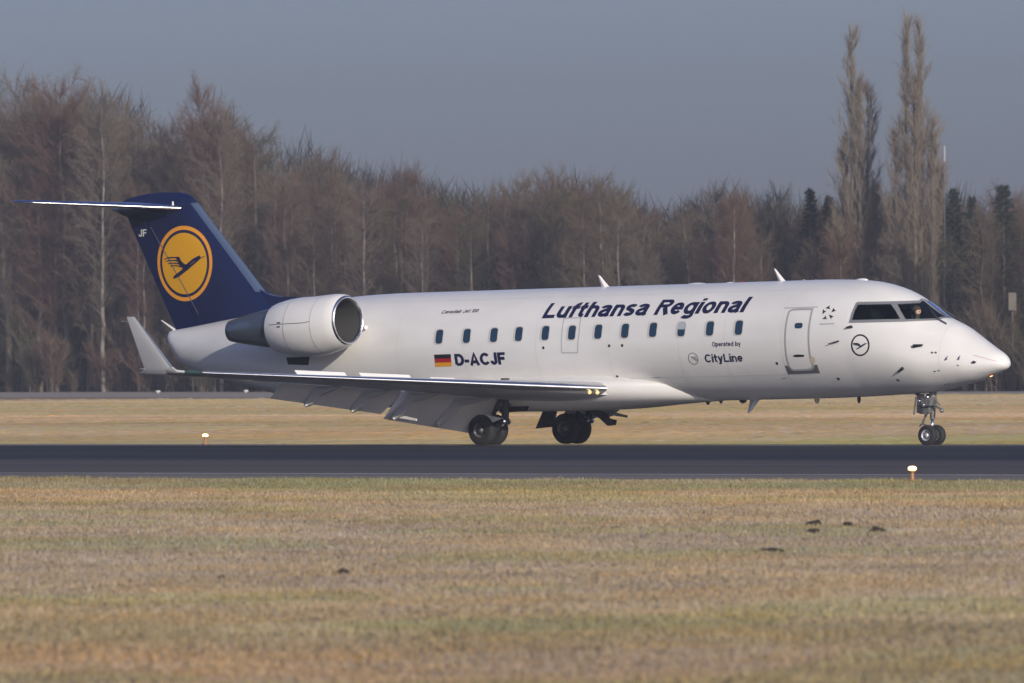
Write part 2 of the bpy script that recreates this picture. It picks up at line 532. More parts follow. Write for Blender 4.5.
def px_poly(name, pts, mat, parent=None, off=0.005, both=False, sides=(1,)):
    o = None
    for sd in sides:
        bm = bmesh.new(); poly2(bm, [px2uv(*p) for p in pts])
        o = lay(name, bm, mat, parent or fuselage, off, sd)
    return o
def px_strip(name, pts, w, mat, closed=False, off=0.005, parent=None):
    bm = bmesh.new(); strip2(bm, [px2uv(*p) for p in pts], w, closed)
    return lay(name, bm, mat, parent or fuselage, off)

# flag: three bands in one part
bm = bmesh.new()
fx0, fx1, fy0, fy1 = 434.2, 450.8, 354.6, 366.8
fl = bpy.data.objects.new('flag_marking', None)
bands = []
for k, m in enumerate((BLACKP, FLR, FLG)):
    def q(tx, ty):
        x = fx0 + (fx1 - fx0) * tx + ty * 1.2
        y = fy0 + (fy1 - fy0) * ty - tx * 0.5
        return px2uv(x, y)
    t0, t1 = k / 3, (k + 1) / 3
    f = bm.faces.new([bm.verts.new((*q(*c), 0)) for c in ((0, t0), (0, t1), (1, t1), (1, t0))])
    f.material_index = k
cut2d(bm)
for v in bm.verts: v.co = skin(v.co.x, v.co.y, 0.005)
bm_obj('flag_marking', bm, [BLACKP, FLR, FLG], fuselage)

# cabin windows
WPX = [(438.7, 336.7), (466.2, 335.9), (493.3, 335.0), (518.2, 334.0), (544.8, 333.0), (571.3, 332.6), (597.6, 331.7), (624.4, 330.8), (652.4, 329.8), (680.8, 329.2), (709.3, 328.5), (738.2, 327.6)]
for i, (wx, wy) in enumerate(WPX):
    c = px2uv(wx, wy)
    for sd in (1, -1):
        bm = bmesh.new(); poly2(bm, rrect(c, 0.285, 0.385, 0.085))
        fr = lay('cabin_window', bm, FRAME, fuselage, 0.004, sd)
        bm = bmesh.new(); poly2(bm, rrect((c.x + 0.022, c.y), 0.205, 0.330, 0.070))
        lay('pane', bm, GLASS, fr, 0.008, sd)
        if i == 9 and sd == 1:
            bm = bmesh.new(); poly2(bm, rrect((c.x + 0.022, c.y + 0.075), 0.195, 0.165, 0.030))
            b = lay('blind', bm, BLIND, fr, 0.012, sd)
# emergency exit outline
px_strip('emergency_exit', [(564.2, 318.5), (562.0, 335), (562.0, 352.8), (577.8, 352.6), (579.2, 334), (581.2, 317.5), (572, 318.0)], 0.030, GREYL, closed=True)
# passenger door: panel outline, sill plate, handle, small window
door = px_strip('cabin_door', [(792.5, 309.8), (801, 309.2), (812.6, 309.2), (810.4, 319), (808.9, 330), (809.0, 345), (810.4, 357), (813.2, 366), (812.5, 368.6), (808, 369.6), (793, 370.2), (789.5, 367), (786.8, 358), (785.4, 345), (785.6, 330), (787.4, 318), (789.2, 311.8)], 0.045, GREYP, closed=True)
px_poly('door_sill', [(785.0, 365.2), (788.6, 366.2), (791.0, 369.8), (794, 370.9), (811, 370.2), (814.0, 368.0), (814.6, 364.6), (817.4, 364.8), (820.2, 373.0), (788.4, 374.0)], SILL)
c = px2uv(798.8, 325.6)
bm = bmesh.new(); poly2(bm, rrect(c, 0.215, 0.125, 0.05)); lay('door_window', bm, GLASS, door, 0.007)
px_poly('door_handle', [(793.6, 355.2), (797, 354.4), (804.4, 354.8), (804.2, 356.6), (797, 356.9), (793.8, 356.6)], BLACKP, door, 0.007)
px_poly('door_patch', [(809.6, 356.4), (813.6, 356.6), (815.4, 360), (814.8, 363.4), (811.4, 363.6), (810.2, 361)], CREAM)
px_strip('rain_strip', [(784.4, 308.2), (800, 307.6), (818, 307.0)], 0.03, GREYL)
# five-arrow star emblem by the door
for cx, cy, ang in ((828.4, 307.9, 10), (833.8, 310.6, 40), (831.0, 316.8, -45), (825.2, 318.2, 20), (824.2, 311.8, 60)):
    a = math.radians(ang)
    def rt(x, y): return (cx + x * math.cos(a) + y * math.sin(a), cy - x * math.sin(a) + y * math.cos(a))
    px_poly('star_emblem', [rt(-3.0, -0.1), rt(1.8, -2.1), rt(1.0, 0.3), rt(2.2, 1.7)], BLACKP)
px_strip('star_lettering', [(819.5, 324.2), (834.5, 323.6)], 0.035, GREYL)

# crane in a ring: unit circle coordinates (x right, y up)
def crane_parts():
    S = lambda pts: [((x - 276) / 218.0, (345 - y) / 300.0) for x, y in pts]
    body = S([(178, 455), (215, 440), (245, 420), (262, 395), (266, 378), (258, 368), (205, 288), (238, 290), (252, 322), (275, 346), (300, 358), (325, 358), (350, 340), (385, 312), (408, 296), (415, 300), (440, 288), (441, 296), (412, 308), (375, 342), (335, 373), (300, 402), (260, 430), (228, 452), (188, 468)])
    f1 = S([(110, 302), (150, 287), (236, 288), (246, 308), (200, 298), (140, 300), (112, 308)])
    f2 = S([(122, 320), (150, 311), (205, 312), (246, 318), (254, 336), (200, 322), (152, 320), (126, 326)])
    f3 = S([(140, 340), (160, 333), (215, 336), (256, 344), (262, 358), (214, 346), (165, 342), (144, 346)])
    f4 = S([(158, 360), (175, 355), (222, 358), (262, 366), (266, 382), (218, 366), (180, 364), (160, 366)])
    wing_ = S([(205, 290), (238, 290), (252, 322), (275, 346), (300, 358), (270, 382), (232, 352), (222, 320)])
    return [body, f1, f2, f3, f4, wing_]
def crane_bm(c, r, sx=1.0):
    bm = bmesh.new()
    for k, pts in enumerate(crane_parts()):
        f = bm.faces.new([bm.verts.new((c[0] + x * r * sx, c[1] + y * r, 0)) for x, y in pts])
        bmesh.ops.triangulate(bm, faces=[f])
    strip2(bm, [(c[0] + x * r, c[1] + y * r) for x, y in ((-.40, -.37), (-.10, -.22), (.10, -.06), (.36, .09), (.60, .17))], .085 * r)
    return bm
# small black emblem below the cockpit window
ECX, ECY, ERX, ERY = 860.4, 345.1, 9.3, 10.9
bm = bmesh.new(); ro, ri = [], []
for k in range(56):
    a = 2 * math.pi * k / 56
    ro.append(bm.verts.new((*px2uv(ECX + ERX * math.cos(a), ECY + ERY * math.sin(a)), 0)))
    ri.append(bm.verts.new((*px2uv(ECX + ERX * .84 * math.cos(a), ECY + ERY * .86 * math.sin(a)), 0)))
for k in range(56): bm.faces.new((ro[k], ro[(k + 1) % 56], ri[(k + 1) % 56], ri[k]))
ce = lay('crane_emblem', bm, BLACKP, fuselage, 0.005)
bm = crane_bm((0, 0), 1.0); strip2(bm, [(-.74, .12), (-.35, .13), (-.02, -.02)], .16)
for v in bm.verts:
    q = px2uv(ECX + v.co.x * 9.6, ECY - v.co.y * 10.6); v.co = Vector((q.x, q.y, 0))
lay('crane_figure', bm, NAVY, ce, 0.005)
# small ring emblem before the operator name
c = px2uv(693.4, 358.6)
bm = bmesh.new(); ring2(bm, c, 0.128, 0.140)
re_ = lay('ring_emblem', bm, BLACKP, fuselage, 0.005)
bm = bmesh.new(); poly2(bm, [(c.x - 0.085, c.y + 0.05), (c.x + 0.085, c.y + 0.05), (c.x + 0.12, c.y - 0.04), (c.x + 0.10, c.y - 0.075), (c.x + 0.03, c.y - 0.03)])
lay('ring_figure', bm, GREYP, re_, 0.005)

# cockpit glazing on both sides: frame surround and panes
def mirrored(name, pts, mat, parent, off):
    for sd in (1, -1):
        bm = bmesh.new(); poly2(bm, pts)
        lay(name, bm, mat, parent, off, sd)
def dense(pts, n=8, closed=True):
    out = []
    m = len(pts)
    for k in range(m if closed else m - 1):
        a, b = pts[k], pts[(k + 1) % m]
        out += [px2uv(a[0] + (b[0] - a[0]) * t / n, a[1] + (b[1] - a[1]) * t / n) for t in range(n)]
    if not closed: out.append(px2uv(*pts[-1]))
    return out
side_fr = dense([(848.8, 323.0), (851.5, 313), (855.6, 303.6), (857.5, 302.0), (894.6, 301.4), (900.5, 311), (903.4, 321.8)])
side_gl = dense([(852.2, 320.0), (854.8, 311.5), (857.9, 304.9), (890.8, 304.2), (895.8, 311), (900.2, 319.2)])
TOPA = R0 * math.pi / 2
top_f = dense([(894.6, 301.4), (908, 301.0), (919.5, 300.6)], 6, False); bot_f = dense([(937.5, 320.4), (920, 321.0), (903.4, 321.8)], 6, False)
top_g = dense([(897.4, 304.2), (908, 303.8), (919.5, 303.2)], 6, False); bot_g = dense([(936.0, 318.6), (920, 319.0), (905.6, 319.4), (900.6, 311)], 6, False)
def mid(a, b, t): return Vector((a.x + (b.x - a.x) * t, a.y + (b.y - a.y) * t))
CF, CB = Vector((SM - 1.58, TOPA - 0.02)), Vector((SM - 2.36, TOPA - 0.02))
GF, GB = Vector((SM - 1.66, TOPA - 0.07)), Vector((SM - 2.27, TOPA - 0.07))
def ring_fill(bm, outer, inner):
    es = []
    for loop in (outer, inner):
        vs = [bm.verts.new((p[0], p[1], 0)) for p in loop]
        es += [bm.edges.new((vs[k], vs[(k + 1) % len(vs)])) for k in range(len(vs))]
    bmesh.ops.triangle_fill(bm, use_beauty=True, use_dissolve=False, edges=es)
wf_out = top_f + [CB, mid(CB, CF, .33), mid(CB, CF, .66), CF] + bot_f
wf_in = top_g + [GB, mid(GB, GF, .33), mid(GB, GF, .66), GF] + bot_g
def glass_nodes(nt, b):
    nt.nodes.remove(b); out = nt.nodes['Material Output']
    t = N_(nt, 'ShaderNodeBsdfTransparent'); t.inputs['Color'].default_value = (.36, .44, .46, 1)
    g = N_(nt, 'ShaderNodeBsdfGlossy'); g.inputs['Roughness'].default_value = .04; g.inputs['Color'].default_value = (.9, .95, 1, 1)
    f = N_(nt, 'ShaderNodeFresnel'); f.inputs['IOR'].default_value = 1.45
    m = N_(nt, 'ShaderNodeMixShader'); nt.links.new(f.outputs[0], m.inputs[0]); nt.links.new(t.outputs[0], m.inputs[1]); nt.links.new(g.outputs[0], m.inputs[2]); nt.links.new(m.outputs[0], out.inputs['Surface'])
def N_(nt, t): return nt.nodes.new(t)
CLEAR = bpy.data.materials.new('cockpit_clear_glass'); CLEAR.use_nodes = True; glass_nodes(CLEAR.node_tree, CLEAR.node_tree.nodes['Principled BSDF'])
for sd in (1, -1):
    bm = bmesh.new(); ring_fill(bm, side_fr, side_gl)
    sf = lay('cockpit_side_window', bm, CFRAME, fuselage, 0.006, sd)
    bm = bmesh.new(); poly2(bm, side_gl)
    lay('pane', bm, CLEAR, sf, 0.010, sd)
    bm = bmesh.new(); ring_fill(bm, wf_out, wf_in)
    wf = lay('windshield', bm, CFRAME, fuselage, 0.007, sd)
    bm = bmesh.new(); poly2(bm, wf_in)
    lay('pane', bm, CLEAR, wf, 0.011, sd)
def inside(p, poly):
    c_ = False; n = len(poly)
    for k in range(n):
        a, b = poly[k], poly[k - 1]
        if (a[1] > p[1]) != (b[1] > p[1]) and p[0] < (b[0] - a[0]) * (p[1] - a[1]) / (b[1] - a[1]) + a[0]: c_ = not c_
    return c_
def open_windows(ob, inset=0.0):
    bm = bmesh.new(); bm.from_mesh(ob.data); kill = []
    for f in bm.faces:
        c_ = f.calc_center_median(); s_ = SM - c_.x
        if not (1.2 < s_ < 4.6) or c_.z < AX - .1: continue
        top, bot, w, zm = sect(s_)
        y_ = abs(c_.y) + inset * .8; z_ = c_.z + inset * .5
        th = math.atan2((z_ - AX - zm) / (top - zm), y_ / w)
        p = (c_.x, th * R0)
        if inside(p, side_gl) or inside(p, wf_in): kill.append(f)
    bmesh.ops.delete(bm, geom=kill, context='FACES'); bm.to_mesh(ob.data); bm.free()
open_windows(fuselage)
# dark flight deck lining just inside the skin, with seats and a panel hood
ss_ = [1.35 + .03 * k for k in range(112)]; V_, F_ = [], []; NK = 192; INS = .06
for s_ in ss_:
    top, bot, w, zm = sect(s_)
    for k in range(NK):
        th = 2 * math.pi * k / NK; ht = (top - zm if math.sin(th) >= 0 else zm - bot) - INS
        V_.append((SM - s_, -(w - INS) * math.cos(th), AX + zm + ht * math.sin(th)))
for a in range(len(ss_) - 1):
    for k in range(NK): F_.append((a * NK + k, a * NK + (k + 1) % NK, (a + 1) * NK + (k + 1) % NK, (a + 1) * NK + k))
F_ += [tuple(range(NK)), tuple(range((len(ss_) - 1) * NK, len(ss_) * NK))]
DECK = principled('flight_deck_lining', (.055, .060, .062), .8)
deck = mesh_obj('flight_deck', V_, F_, DECK, jet, smooth=True)
open_windows(deck, INS)
bm = bmesh.new()
for y_ in (-.52, .52):
    box(bm, (SM - 3.22, y_, AX + .16), (.14, .46, .95), Matrix.Rotation(0, 3, 'Y'), .05)
    box(bm, (SM - 2.98, y_, AX - .22), (.46, .46, .16), None, .05)
bm_obj('pilot_seats', bm, principled('seat_cloth', (.03, .032, .036), .9), deck)
bm = bmesh.new(); box(bm, (SM - 2.05, 0, AX + .16), (.32, 1.1, .12), None, .04); bm_obj('panel_hood', bm, GEARD, deck)
# the pilot in the right-hand seat
hc = on_plane(917.0, 311.6, -.50)
SKINM = principled('skin', (.52, .33, .24), .55); SHIRT = principled('white_shirt', (.60, .60, .60), .8); HAIR = principled('dark_hair', (.04, .028, .02), .8)
pv_, pe_ = [(0, 0, -.62), (0, 0, -.42), (.01, 0, -.24), (.0, 0, -.17), (.01, 0, -.10), (.015, 0, .0), (.01, 0, .065), (.02, -.17, -.25), (.10, -.23, -.47), (.32, -.17, -.46), (.02, .17, -.25), (.10, .23, -.47), (.32, .17, -.46), (.36, -.10, -.60), (.36, .10, -.60), (.03, -.10, -.66), (.03, .10, -.66)], [(0, 1), (1, 2), (2, 3), (3, 4), (4, 5), (5, 6), (2, 7), (7, 8), (8, 9), (2, 10), (10, 11), (11, 12), (0, 15), (15, 13), (0, 16), (16, 14)]
pr_ = [.15, .155, .10, .055, .055, .098, .075, .065, .05, .035, .065, .05, .035, .07, .07, .09, .09]
me = bpy.data.meshes.new('person'); me.from_pydata(pv_, pe_, []);
pt = bpy.data.objects.new('tmp_person', me); COL.objects.link(pt)
pt.modifiers.new('k', 'SKIN'); sb_ = pt.modifiers.new('s', 'SUBSURF'); sb_.levels = 2
for k, r_ in enumerate(pr_): me.skin_vertices[0].data[k].radius = (r_, r_ * (1.12 if k < 2 else 1))
me.skin_vertices[0].data[0].use_root = True
bpy.context.view_layer.update()
me2 = bpy.data.meshes.new_from_object(pt.evaluated_get(bpy.context.evaluated_depsgraph_get())); bpy.data.objects.remove(pt)
me2.materials.clear(); me2.shade_smooth()
person = bpy.data.objects.new('person', me2); COL.objects.link(person); me2.materials.append(SKINM); me2.materials.append(SHIRT)
for f in me2.polygons: f.material_index = 1 if f.center.z < -.155 and not (f.center.x > .27) else 0
person.matrix_world = BM @ Matrix.Translation(hc)
tag(person, 'pilot in a white shirt seated behind the right cockpit windshield', 'person')
def head_part(name, mat, pts):
    bm = bmesh.new()
    for (c_, r_) in pts:
        bmesh.ops.create_uvsphere(bm, u_segments=12, v_segments=8, radius=1, matrix=Matrix.Translation(c_) @ Matrix.Diagonal((*r_, 1)))
    return bm_obj(name, bm, mat, person, smooth=True)
head_part('hair', HAIR, [((-.02, 0, .05), (.108, .098, .088))])
head_part('eye', HAIR, [((.098, -.035, .005), (.012, .014, .009))]); head_part('eye', HAIR, [((.098, .035, .005), (.012, .014, .009))])
head_part('headset', BLACKP, [((.01, -.098, -.01), (.03, .02, .035))])

# wipers
for sd in (1, -1):
    bm = bmesh.new()
    a = skin(*px2uv(946.5, 324.5), 0.02, sd); b = skin(SM - 1.70, TOPA - 0.55, 0.05, sd); c2 = skin(SM - 2.05, TOPA - 0.25, 0.05, sd)
    tube(bm, [a, b, c2], [0.018, 0.014, 0.01], 6); bm_obj('wiper', bm, GEARD, fuselage)

# probes and small skin fittings
def probe(px, py, dx, dy, name='pitot_probe', w=0.035, L_=0.0):
    p = px2uv(px, py); q = px2uv(px + dx, py + dy)
    bm = bmesh.new()
    a = skin(p.x, p.y, 0.0); b = skin(p.x, p.y, 0.05); c_ = skin(q.x, q.y, 0.06)
    tube(bm, [a, b, c_], [w, w * 0.8, w * 0.4], 8); bm_obj(name, bm, BLACKP, fuselage)
probe(914.5, 346.3, 9, -0.6, w=0.045); probe(851.5, 327.0, -4.5, 1.2, w=0.035); probe(902.5, 368.4, -3.5, 2.0, w=0.04)
probe(838.5, 341.2, -9, 2.4, w=0.02); probe(946.6, 359.2, 1.6, -3.0, w=0.015); probe(959.0, 359.0, 1.6, -3.0, w=0.015); probe(973.5, 362.0, 3, 0.2, w=0.03)
for x, y, r in ((543.4, 347.8, .035), (609.2, 345.8, .035), (622.2, 345.5, .035), (777, 363.4, .035), (617.2, 376.4, .035), (838.4, 378.8, .04), (898, 380.0, .04)):
    bm = bmesh.new(); disc2(bm, px2uv(x, y), r, 12); lay('skin_port', bm, BLACKP, fuselage)
for x, y in ((932.0, 352.6), (935.6, 352.6), (934.6, 371.4), (938.6, 370.6), (957.8, 365.3), (945.4, 384.6), (949, 384.0)):
    bm = bmesh.new(); poly2(bm, rrect(px2uv(x, y), 0.05, 0.06, 0.015)); lay('static_port', bm, GEARD, fuselage)
px_strip('panel_seam', [(973.2, 355.0), (985.0, 358.2), (998.0, 361.6)], 0.02, REDL)
px_strip('panel_seam', [(976.0, 373.6), (986.0, 371.8), (999.0, 369.6)], 0.015, GREYP)
px_poly('taxi_lamp', [(988.6, 376.0), (990.0, 373.6), (994.0, 373.4), (996.6, 372.8), (997.0, 373.8), (993.0, 375.6), (990.0, 377.2)], REDL, off=0.012)
bm = bmesh.new(); disc2(bm, px2uv(991.0, 375.0), 0.045, 14); lay('lamp_lens', bm, LENS, fuselage, 0.03)
def seam_ring(s, a0, a1, w=0.009, mat=SEAM):
    bm = bmesh.new(); n = 40
    strip2(bm, [(SM - s, (a0 + (a1 - a0) * k / n) * R0) for k in range(n + 1)], w); lay('panel_seam', bm, mat, fuselage, 0.003)
for s in (1.35, 5.3, 8.2, 12.3, 16.4): seam_ring(s, -1.3, 1.4)
for a_ in (-0.85, 1.32):
    bm = bmesh.new(); strip2(bm, [(SM - 4.6 - .1 * k, a_) for k in range(125)], .008); lay('panel_seam', bm, SEAM, fuselage, .003)
for s_ in (6.9, 10.2, 14.4): seam_ring(s_, -1.2, 1.4, .007)
px_poly('service_hatch', [(782.0, 378.0), (786.8, 377.4), (786.6, 378.2), (782.0, 378.9)], GREYP)
px_strip('service_hatch', [(653.0, 377.6), (661.0, 377.4)], 0.02, GREYP)

# blade antennas and bumps on the crown and belly
def blade(x0, x1, tipx, y0, ytip, name, tw=0.05, mat=WHITE):
    a = on_plane(x0, y0, 0); b = on_plane(x1, y0 - 0.4, 0); t = on_plane(tipx, ytip, 0)
    sg = 1 if t.z > a.z else -1
    bm = bmesh.new()
    ch = (b - a).x
    t2 = t + Vector((ch * 0.28, 0, -0.03 * sg))
    a.z -= 0.06 * sg; b.z -= 0.06 * sg
    m1, m2 = (a + b) / 2, (t + t2) / 2
    def loop(p, q, m, w): return [bm.verts.new(p), bm.verts.new(m + Vector((0, -w, 0))), bm.verts.new(q), bm.verts.new(m + Vector((0, w, 0)))]
    A = loop(a, b, m1, tw); B = loop(t, t2, m2, tw * 0.4)
    for k in range(4): bm.faces.new((A[k], A[(k + 1) % 4], B[(k + 1) % 4], B[k]))
    bm.faces.new(A[::-1]); bm.faces.new(B)
    bm_obj(name, bm, mat, fuselage)
blade(603.0, 612.6, 597.8, 288.4, 274.8, 'blade_antenna')
blade(780.0, 788.6, 773.6, 282.4, 268.2, 'blade_antenna')
blade(750.5, 762.0, 747.5, 400.2, 413.4, 'blade_antenna', mat=WHITE2)
blade(805.0, 807.5, 803.6, 281.4, 279.0, 'blade_antenna', 0.03)
blade(817.0, 820.0, 815.6, 281.0, 279.0, 'blade_antenna', 0.03)
def bump(px, py, L_, h_, mat=WHITE, name='crown_fairing'):
    c_ = on_plane(px, py, 0); bm = bmesh.new()
    bmesh.ops.create_uvsphere(bm, u_segments=16, v_segments=10, radius=1)
    for v in bm.verts: v.co = Vector((c_.x + v.co.x * L_, v.co.y * L_ * 0.5, c_.z + v.co.z * h_))
    bm_obj(name, bm, mat, fuselage, smooth=True)
bump(697, 284.4, 0.28, 0.04); bump(730, 283.4, 0.12, 0.035); bump(862, 280.0, 0.16, 0.04); bump(742, 283.0, 0.05, 0.04, REDL, 'beacon')
bump(708, 401.5, 0.06, 0.08, GEARD, 'drain_mast'); bump(743, 400.4, 0.10, 0.07, GEARD, 'drain_mast'); bump(817, 399.4, 0.07, 0.10, CREAM, 'drain_mast')
bump(859, 399.0, 0.05, 0.10, GEARD, 'drain_mast'); bump(721, 401, 0.05, 0.06, GEARD, 'drain_mast')
# static wick at the tail end
bm = bmesh.new(); tube(bm, [on_plane(174.5, 330, 0), on_plane(161.5, 320.5, 0)], [0.04, 0.015], 6); bm_obj('tail_rod', bm, WHITE, fuselage)

# ------------------------------------------------------------------ aerofoil bodies
def hth(x):
    return 5 * (0.2969 * math.sqrt(max(x, 0)) - 0.126 * x - 0.3516 * x * x + 0.2843 * x ** 3 - 0.1015 * x ** 4)
def foil(secs, c0=0.0, c1=1.0, n=12, name='wing', mat=None, parent=None, caps=True, shrink=0.0):
    """secs: list of (LE, TE, thickness ratio, up)"""
    bm = bmesh.new(); rings = []
    for le, te, tc, up in secs:
        le, te = Vector(le), Vector(te); ch = (te - le).length; up = Vector(up).normalized()
        xs = [c0 + (c1 - c0) * (0.5 - 0.5 * math.cos(math.pi * k / n)) if c0 > 0 else c1 * (1 - math.cos(math.pi / 2 * k / n)) for k in range(n + 1)]
        ring = []
        for x in reversed(xs): ring.append(bm.verts.new(le + (te - le) * x + up * (hth(x) * tc * ch - shrink)))
        for x in (xs[1:] if c0 == 0 else xs): ring.append(bm.verts.new(le + (te - le) * x - up * (hth(x) * tc * ch - shrink)))
        rings.append(ring)
    m = len(rings[0])
    for A, B in zip(rings, rings[1:]):
        for k in range(m):
            bm.faces.new((A[k], A[(k + 1) % m], B[(k + 1) % m], B[k]))
    if caps:
        bm.faces.new(rings[0][::-1]); bm.faces.new(rings[-1])
    o = bm_obj(name, bm, mat, parent, smooth=True)
    return sharp(o, 40)
def lerp_sec(a, b, t):
    return (Vector(a[0]).lerp(b[0], t), Vector(a[1]).lerp(b[1], t), a[2] + (b[2] - a[2]) * t, Vector(a[3]).lerp(b[3], t))
def mirror_obj(o, parent):
    """copy of a part on the left side of the aircraft"""
    me = o.data.copy()
    for v in me.vertices: v.co.y = -v.co.y
    me.flip_normals()
    c = bpy.data.objects.new(o.name.split('.')[0], me); COL.objects.link(c); c.parent = parent
    for ch in list(o.children): mirror_obj(ch, c)
    return c

# fin
Yv = Vector((0, 1, 0))
finpx = [(340, 306, 181.2, .10), (326, 296.5, 174.7, .10), (310, 279, 167.7, .10), (292, 265, 159.9, .10), (270, 248.4, 150.3, .10), (250, 233, 141.6, .10), (230, 217.8, 132.9, .105), (213, 204.8, 125.6, .11), (203, 197.2, 121.2, .11)]
fsec = []
for y, xl, xt, tc in finpx:
    fsec.append((on_plane(xl, y - (xl - xt) * 0.0, 0), on_plane(xt, y, 0), tc, Yv))
fin = foil(fsec, 0, 0.765, 16, 'tail_fin', BLUE, jet)
foil(fsec, 0.772, 1.0, 8, 'rudder', BLUE, jet)
# rounded cap
cap = [fsec[-1]]
for y, xl, xt, tc in ((199.5, 195.2, 126, .108), (196.2, 192.0, 137, .10), (193.8, 187.5, 149, .085), (192.4, 182.0, 160, .06)):
    cap.append((on_plane(xl, y, 0), on_plane(xt, y, 0), tc, Yv))
foil(cap, 0, 1, 16, 'fin_cap', BLUE, fin)
# leading edge strip
le_s = []
for y, xl, xt, tc in finpx:
    if 200 < y <= 292: le_s.append((on_plane(xl + 0.6, y, 0), on_plane(xt, y, 0), tc * 1.06, Yv))
foil(le_s, 0, 0.065, 6, 'fin_leading_edge', LEDGE, fin, shrink=-0.002)
# dorsal fillet between fin and engine level
bm = bmesh.new()
dz = [on_plane(x, y, 0) for x, y in ((262, 289.5), (268, 293.6), (275, 295.8), (283, 296.6), (300, 296.8), (330, 297.5), (330, 315), (262, 318))]
plate(bm, dz, (0, 1, 0), 0.16); bm_obj('dorsal_fillet', bm, BLUE, fin)
def fin_skin(p, off=0.006, side=-1):
    """p: point in plane y=0 -> on the fin skin"""
    lo = None
    for a, b in zip(fsec, fsec[1:]):
        if min(a[0].z, b[0].z) <= p.z <= max(a[0].z, b[0].z):
            t = (p.z - a[0].z) / (b[0].z - a[0].z); lo = lerp_sec(a, b, t); break
    if lo is None: lo = fsec[-1]
    le, te, tc, _ = lo
    ch = le.x - te.x; x = max(0, min(1, (le.x - p.x) / ch))
    return Vector((p.x, side * (hth(x) * tc * ch + off), p.z))
ec = on_plane(183.0, 263.5, -0.17)
def fin_map(off): return lambda u, a: fin_skin(Vector((u, 0, a)), off)
ER = 0.905
bm = bmesh.new(); ring2(bm, (ec.x, ec.z), ER * 0.895, ER)
emb = lay('crane_roundel', bm, ORA, fin, mapf=fin_map(0.006))
bm = bmesh.new(); disc2(bm, (ec.x, ec.z), ER * 0.815, 64); lay('roundel_disc', bm, YEL, emb, mapf=fin_map(0.006))
bm = crane_bm((ec.x, ec.z), ER * 0.97, 1.0); lay('crane_figure', bm, NAVY, emb, mapf=fin_map(0.010))
# same roundel on the left face
for nm, fn, m in (('a', lambda b: ring2(b, (ec.x, ec.z), ER * 0.895, ER), ORA), ('b', lambda b: disc2(b, (ec.x, ec.z), ER * 0.815, 64), YEL)):
    bm = bmesh.new(); fn(bm); lay('crane_roundel' if nm == 'a' else 'roundel_disc', bm, m, fin, mapf=lambda u, a: fin_skin(Vector((u, 0, a)), 0.006, 1))
p0 = on_plane(137.6, 236.8, -.07); p1 = on_plane(146.6, 236.4, -.07)
lay('fin_lettering', text_bm('JF', (p0.x, p0.z), (p1.x, p1.z), 0.175, 0.18), WHITE, fin, mapf=fin_map(0.006))
bm = bmesh.new()
hp = [on_plane(x, y, -.13) for x, y in ((149.5, 227), (173, 269), (198, 314))]
strip2(bm, [(p.x, p.z) for p in hp], 0.028); lay('rudder_seam', bm, principled('seam_grey', (0.12, 0.13, 0.17), 0.5), fin, mapf=fin_map(0.007))

# tailplane: both halves, leading edge pointing down (landing trim)
rl = on_plane(181, 208.2, -0.16); tl = on_plane(33, 202.5, -3.05); tt = on_plane(13.5, 202.0, -3.1)
rt_ = Vector((rl.x - 1.75, rl.y, rl.z + 0.155)); tt = Vector((tl.x - 0.72, tl.y, tl.z + 0.075))
up = Vector((0.09, 0, 1))
tsec = [(rl, rt_, .10, up), (tl, tt, .09, up)]
tip2 = (tl + Vector((-0.22, -0.05, 0.01)), tt + Vector((0.0, -0.04, 0)), .05, up)
tp = foil(tsec + [tip2], 0.045, 1.0, 12, 'tailplane', principled('tail_blue_gloss', (0.015, 0.04, 0.16), 0.22, coat=0.7), jet)
foil(tsec + [tip2], 0, 0.045, 6, 'tailplane_leading_edge', METAL, tp, shrink=-0.001)
mirror_obj(tp, jet)
# bullet fairing at the junction
bm = bmesh.new()
A_ = on_plane(179.5, 214.5, 0); B_ = on_plane(111.8, 209.6, 0)
prof = [(0, .02), (.12, .10), (.35, .17), (.8, .22), (1.3, .21), (1.75, .13), (1.0 * (A_ - B_).length, .015)]
lathe(bm, prof, A_, B_ - A_, 24, True, True)
for v in bm.verts: v.co.y *= 0.9
bm_obj('bullet_fairing', bm, BLUE, jet, smooth=True)
bm = bmesh.new(); p = on_plane(172.8, 205.5, -0.35); tube(bm, [p, p + Vector((0, 0, .10))], [.03, .02], 6); bm_obj('tail_lamp', bm, WHITE, tp)

# ------------------------------------------------------------------ wing
UPW = Vector((0.03, 0.05, 1))
wr_le = on_plane(607.0, 388.6, -1.62); wt_le = on_plane(190.5, 372.2, -10.05)
def LEp(y):
    t = (y - wr_le.y) / (wt_le.y - wr_le.y); return wr_le.lerp(wt_le, t)
def wing_sec(y):
    le = LEp(y)
    ch = 3.95 + (2.75 - 3.95) * (-y - 1.62) / (4.2 - 1.62) if -y < 4.2 else 2.75 + (1.25 - 2.75) * (-y - 4.2) / (10.05 - 4.2)
    inc = 0.030 if -y < 4.2 else 0.030 - 0.02 * (-y - 4.2) / 5.85
    tc = 0.108 - 0.034 * (-y - 1.62) / 8.4
    return (le, le + Vector((-ch, 0, -ch * inc)), tc, UPW)
ys = [-0.9, -1.62, -2.5, -3.4, -4.2, -5.5, -6.8, -8.2, -10.05]
wing = foil([wing_sec(y) for y in ys], 0.05, 0.77, 14, 'wing', WHITE2, jet)
foil([wing_sec(y) for y in ys[1:]], 0, 0.05, 8, 'leading_edge', METAL, wing, shrink=-0.002)
foil([wing_sec(y) for y in (-7.15, -8.2, -9.9)], 0.775, 1.0, 6, 'aileron', WHITE2, wing)
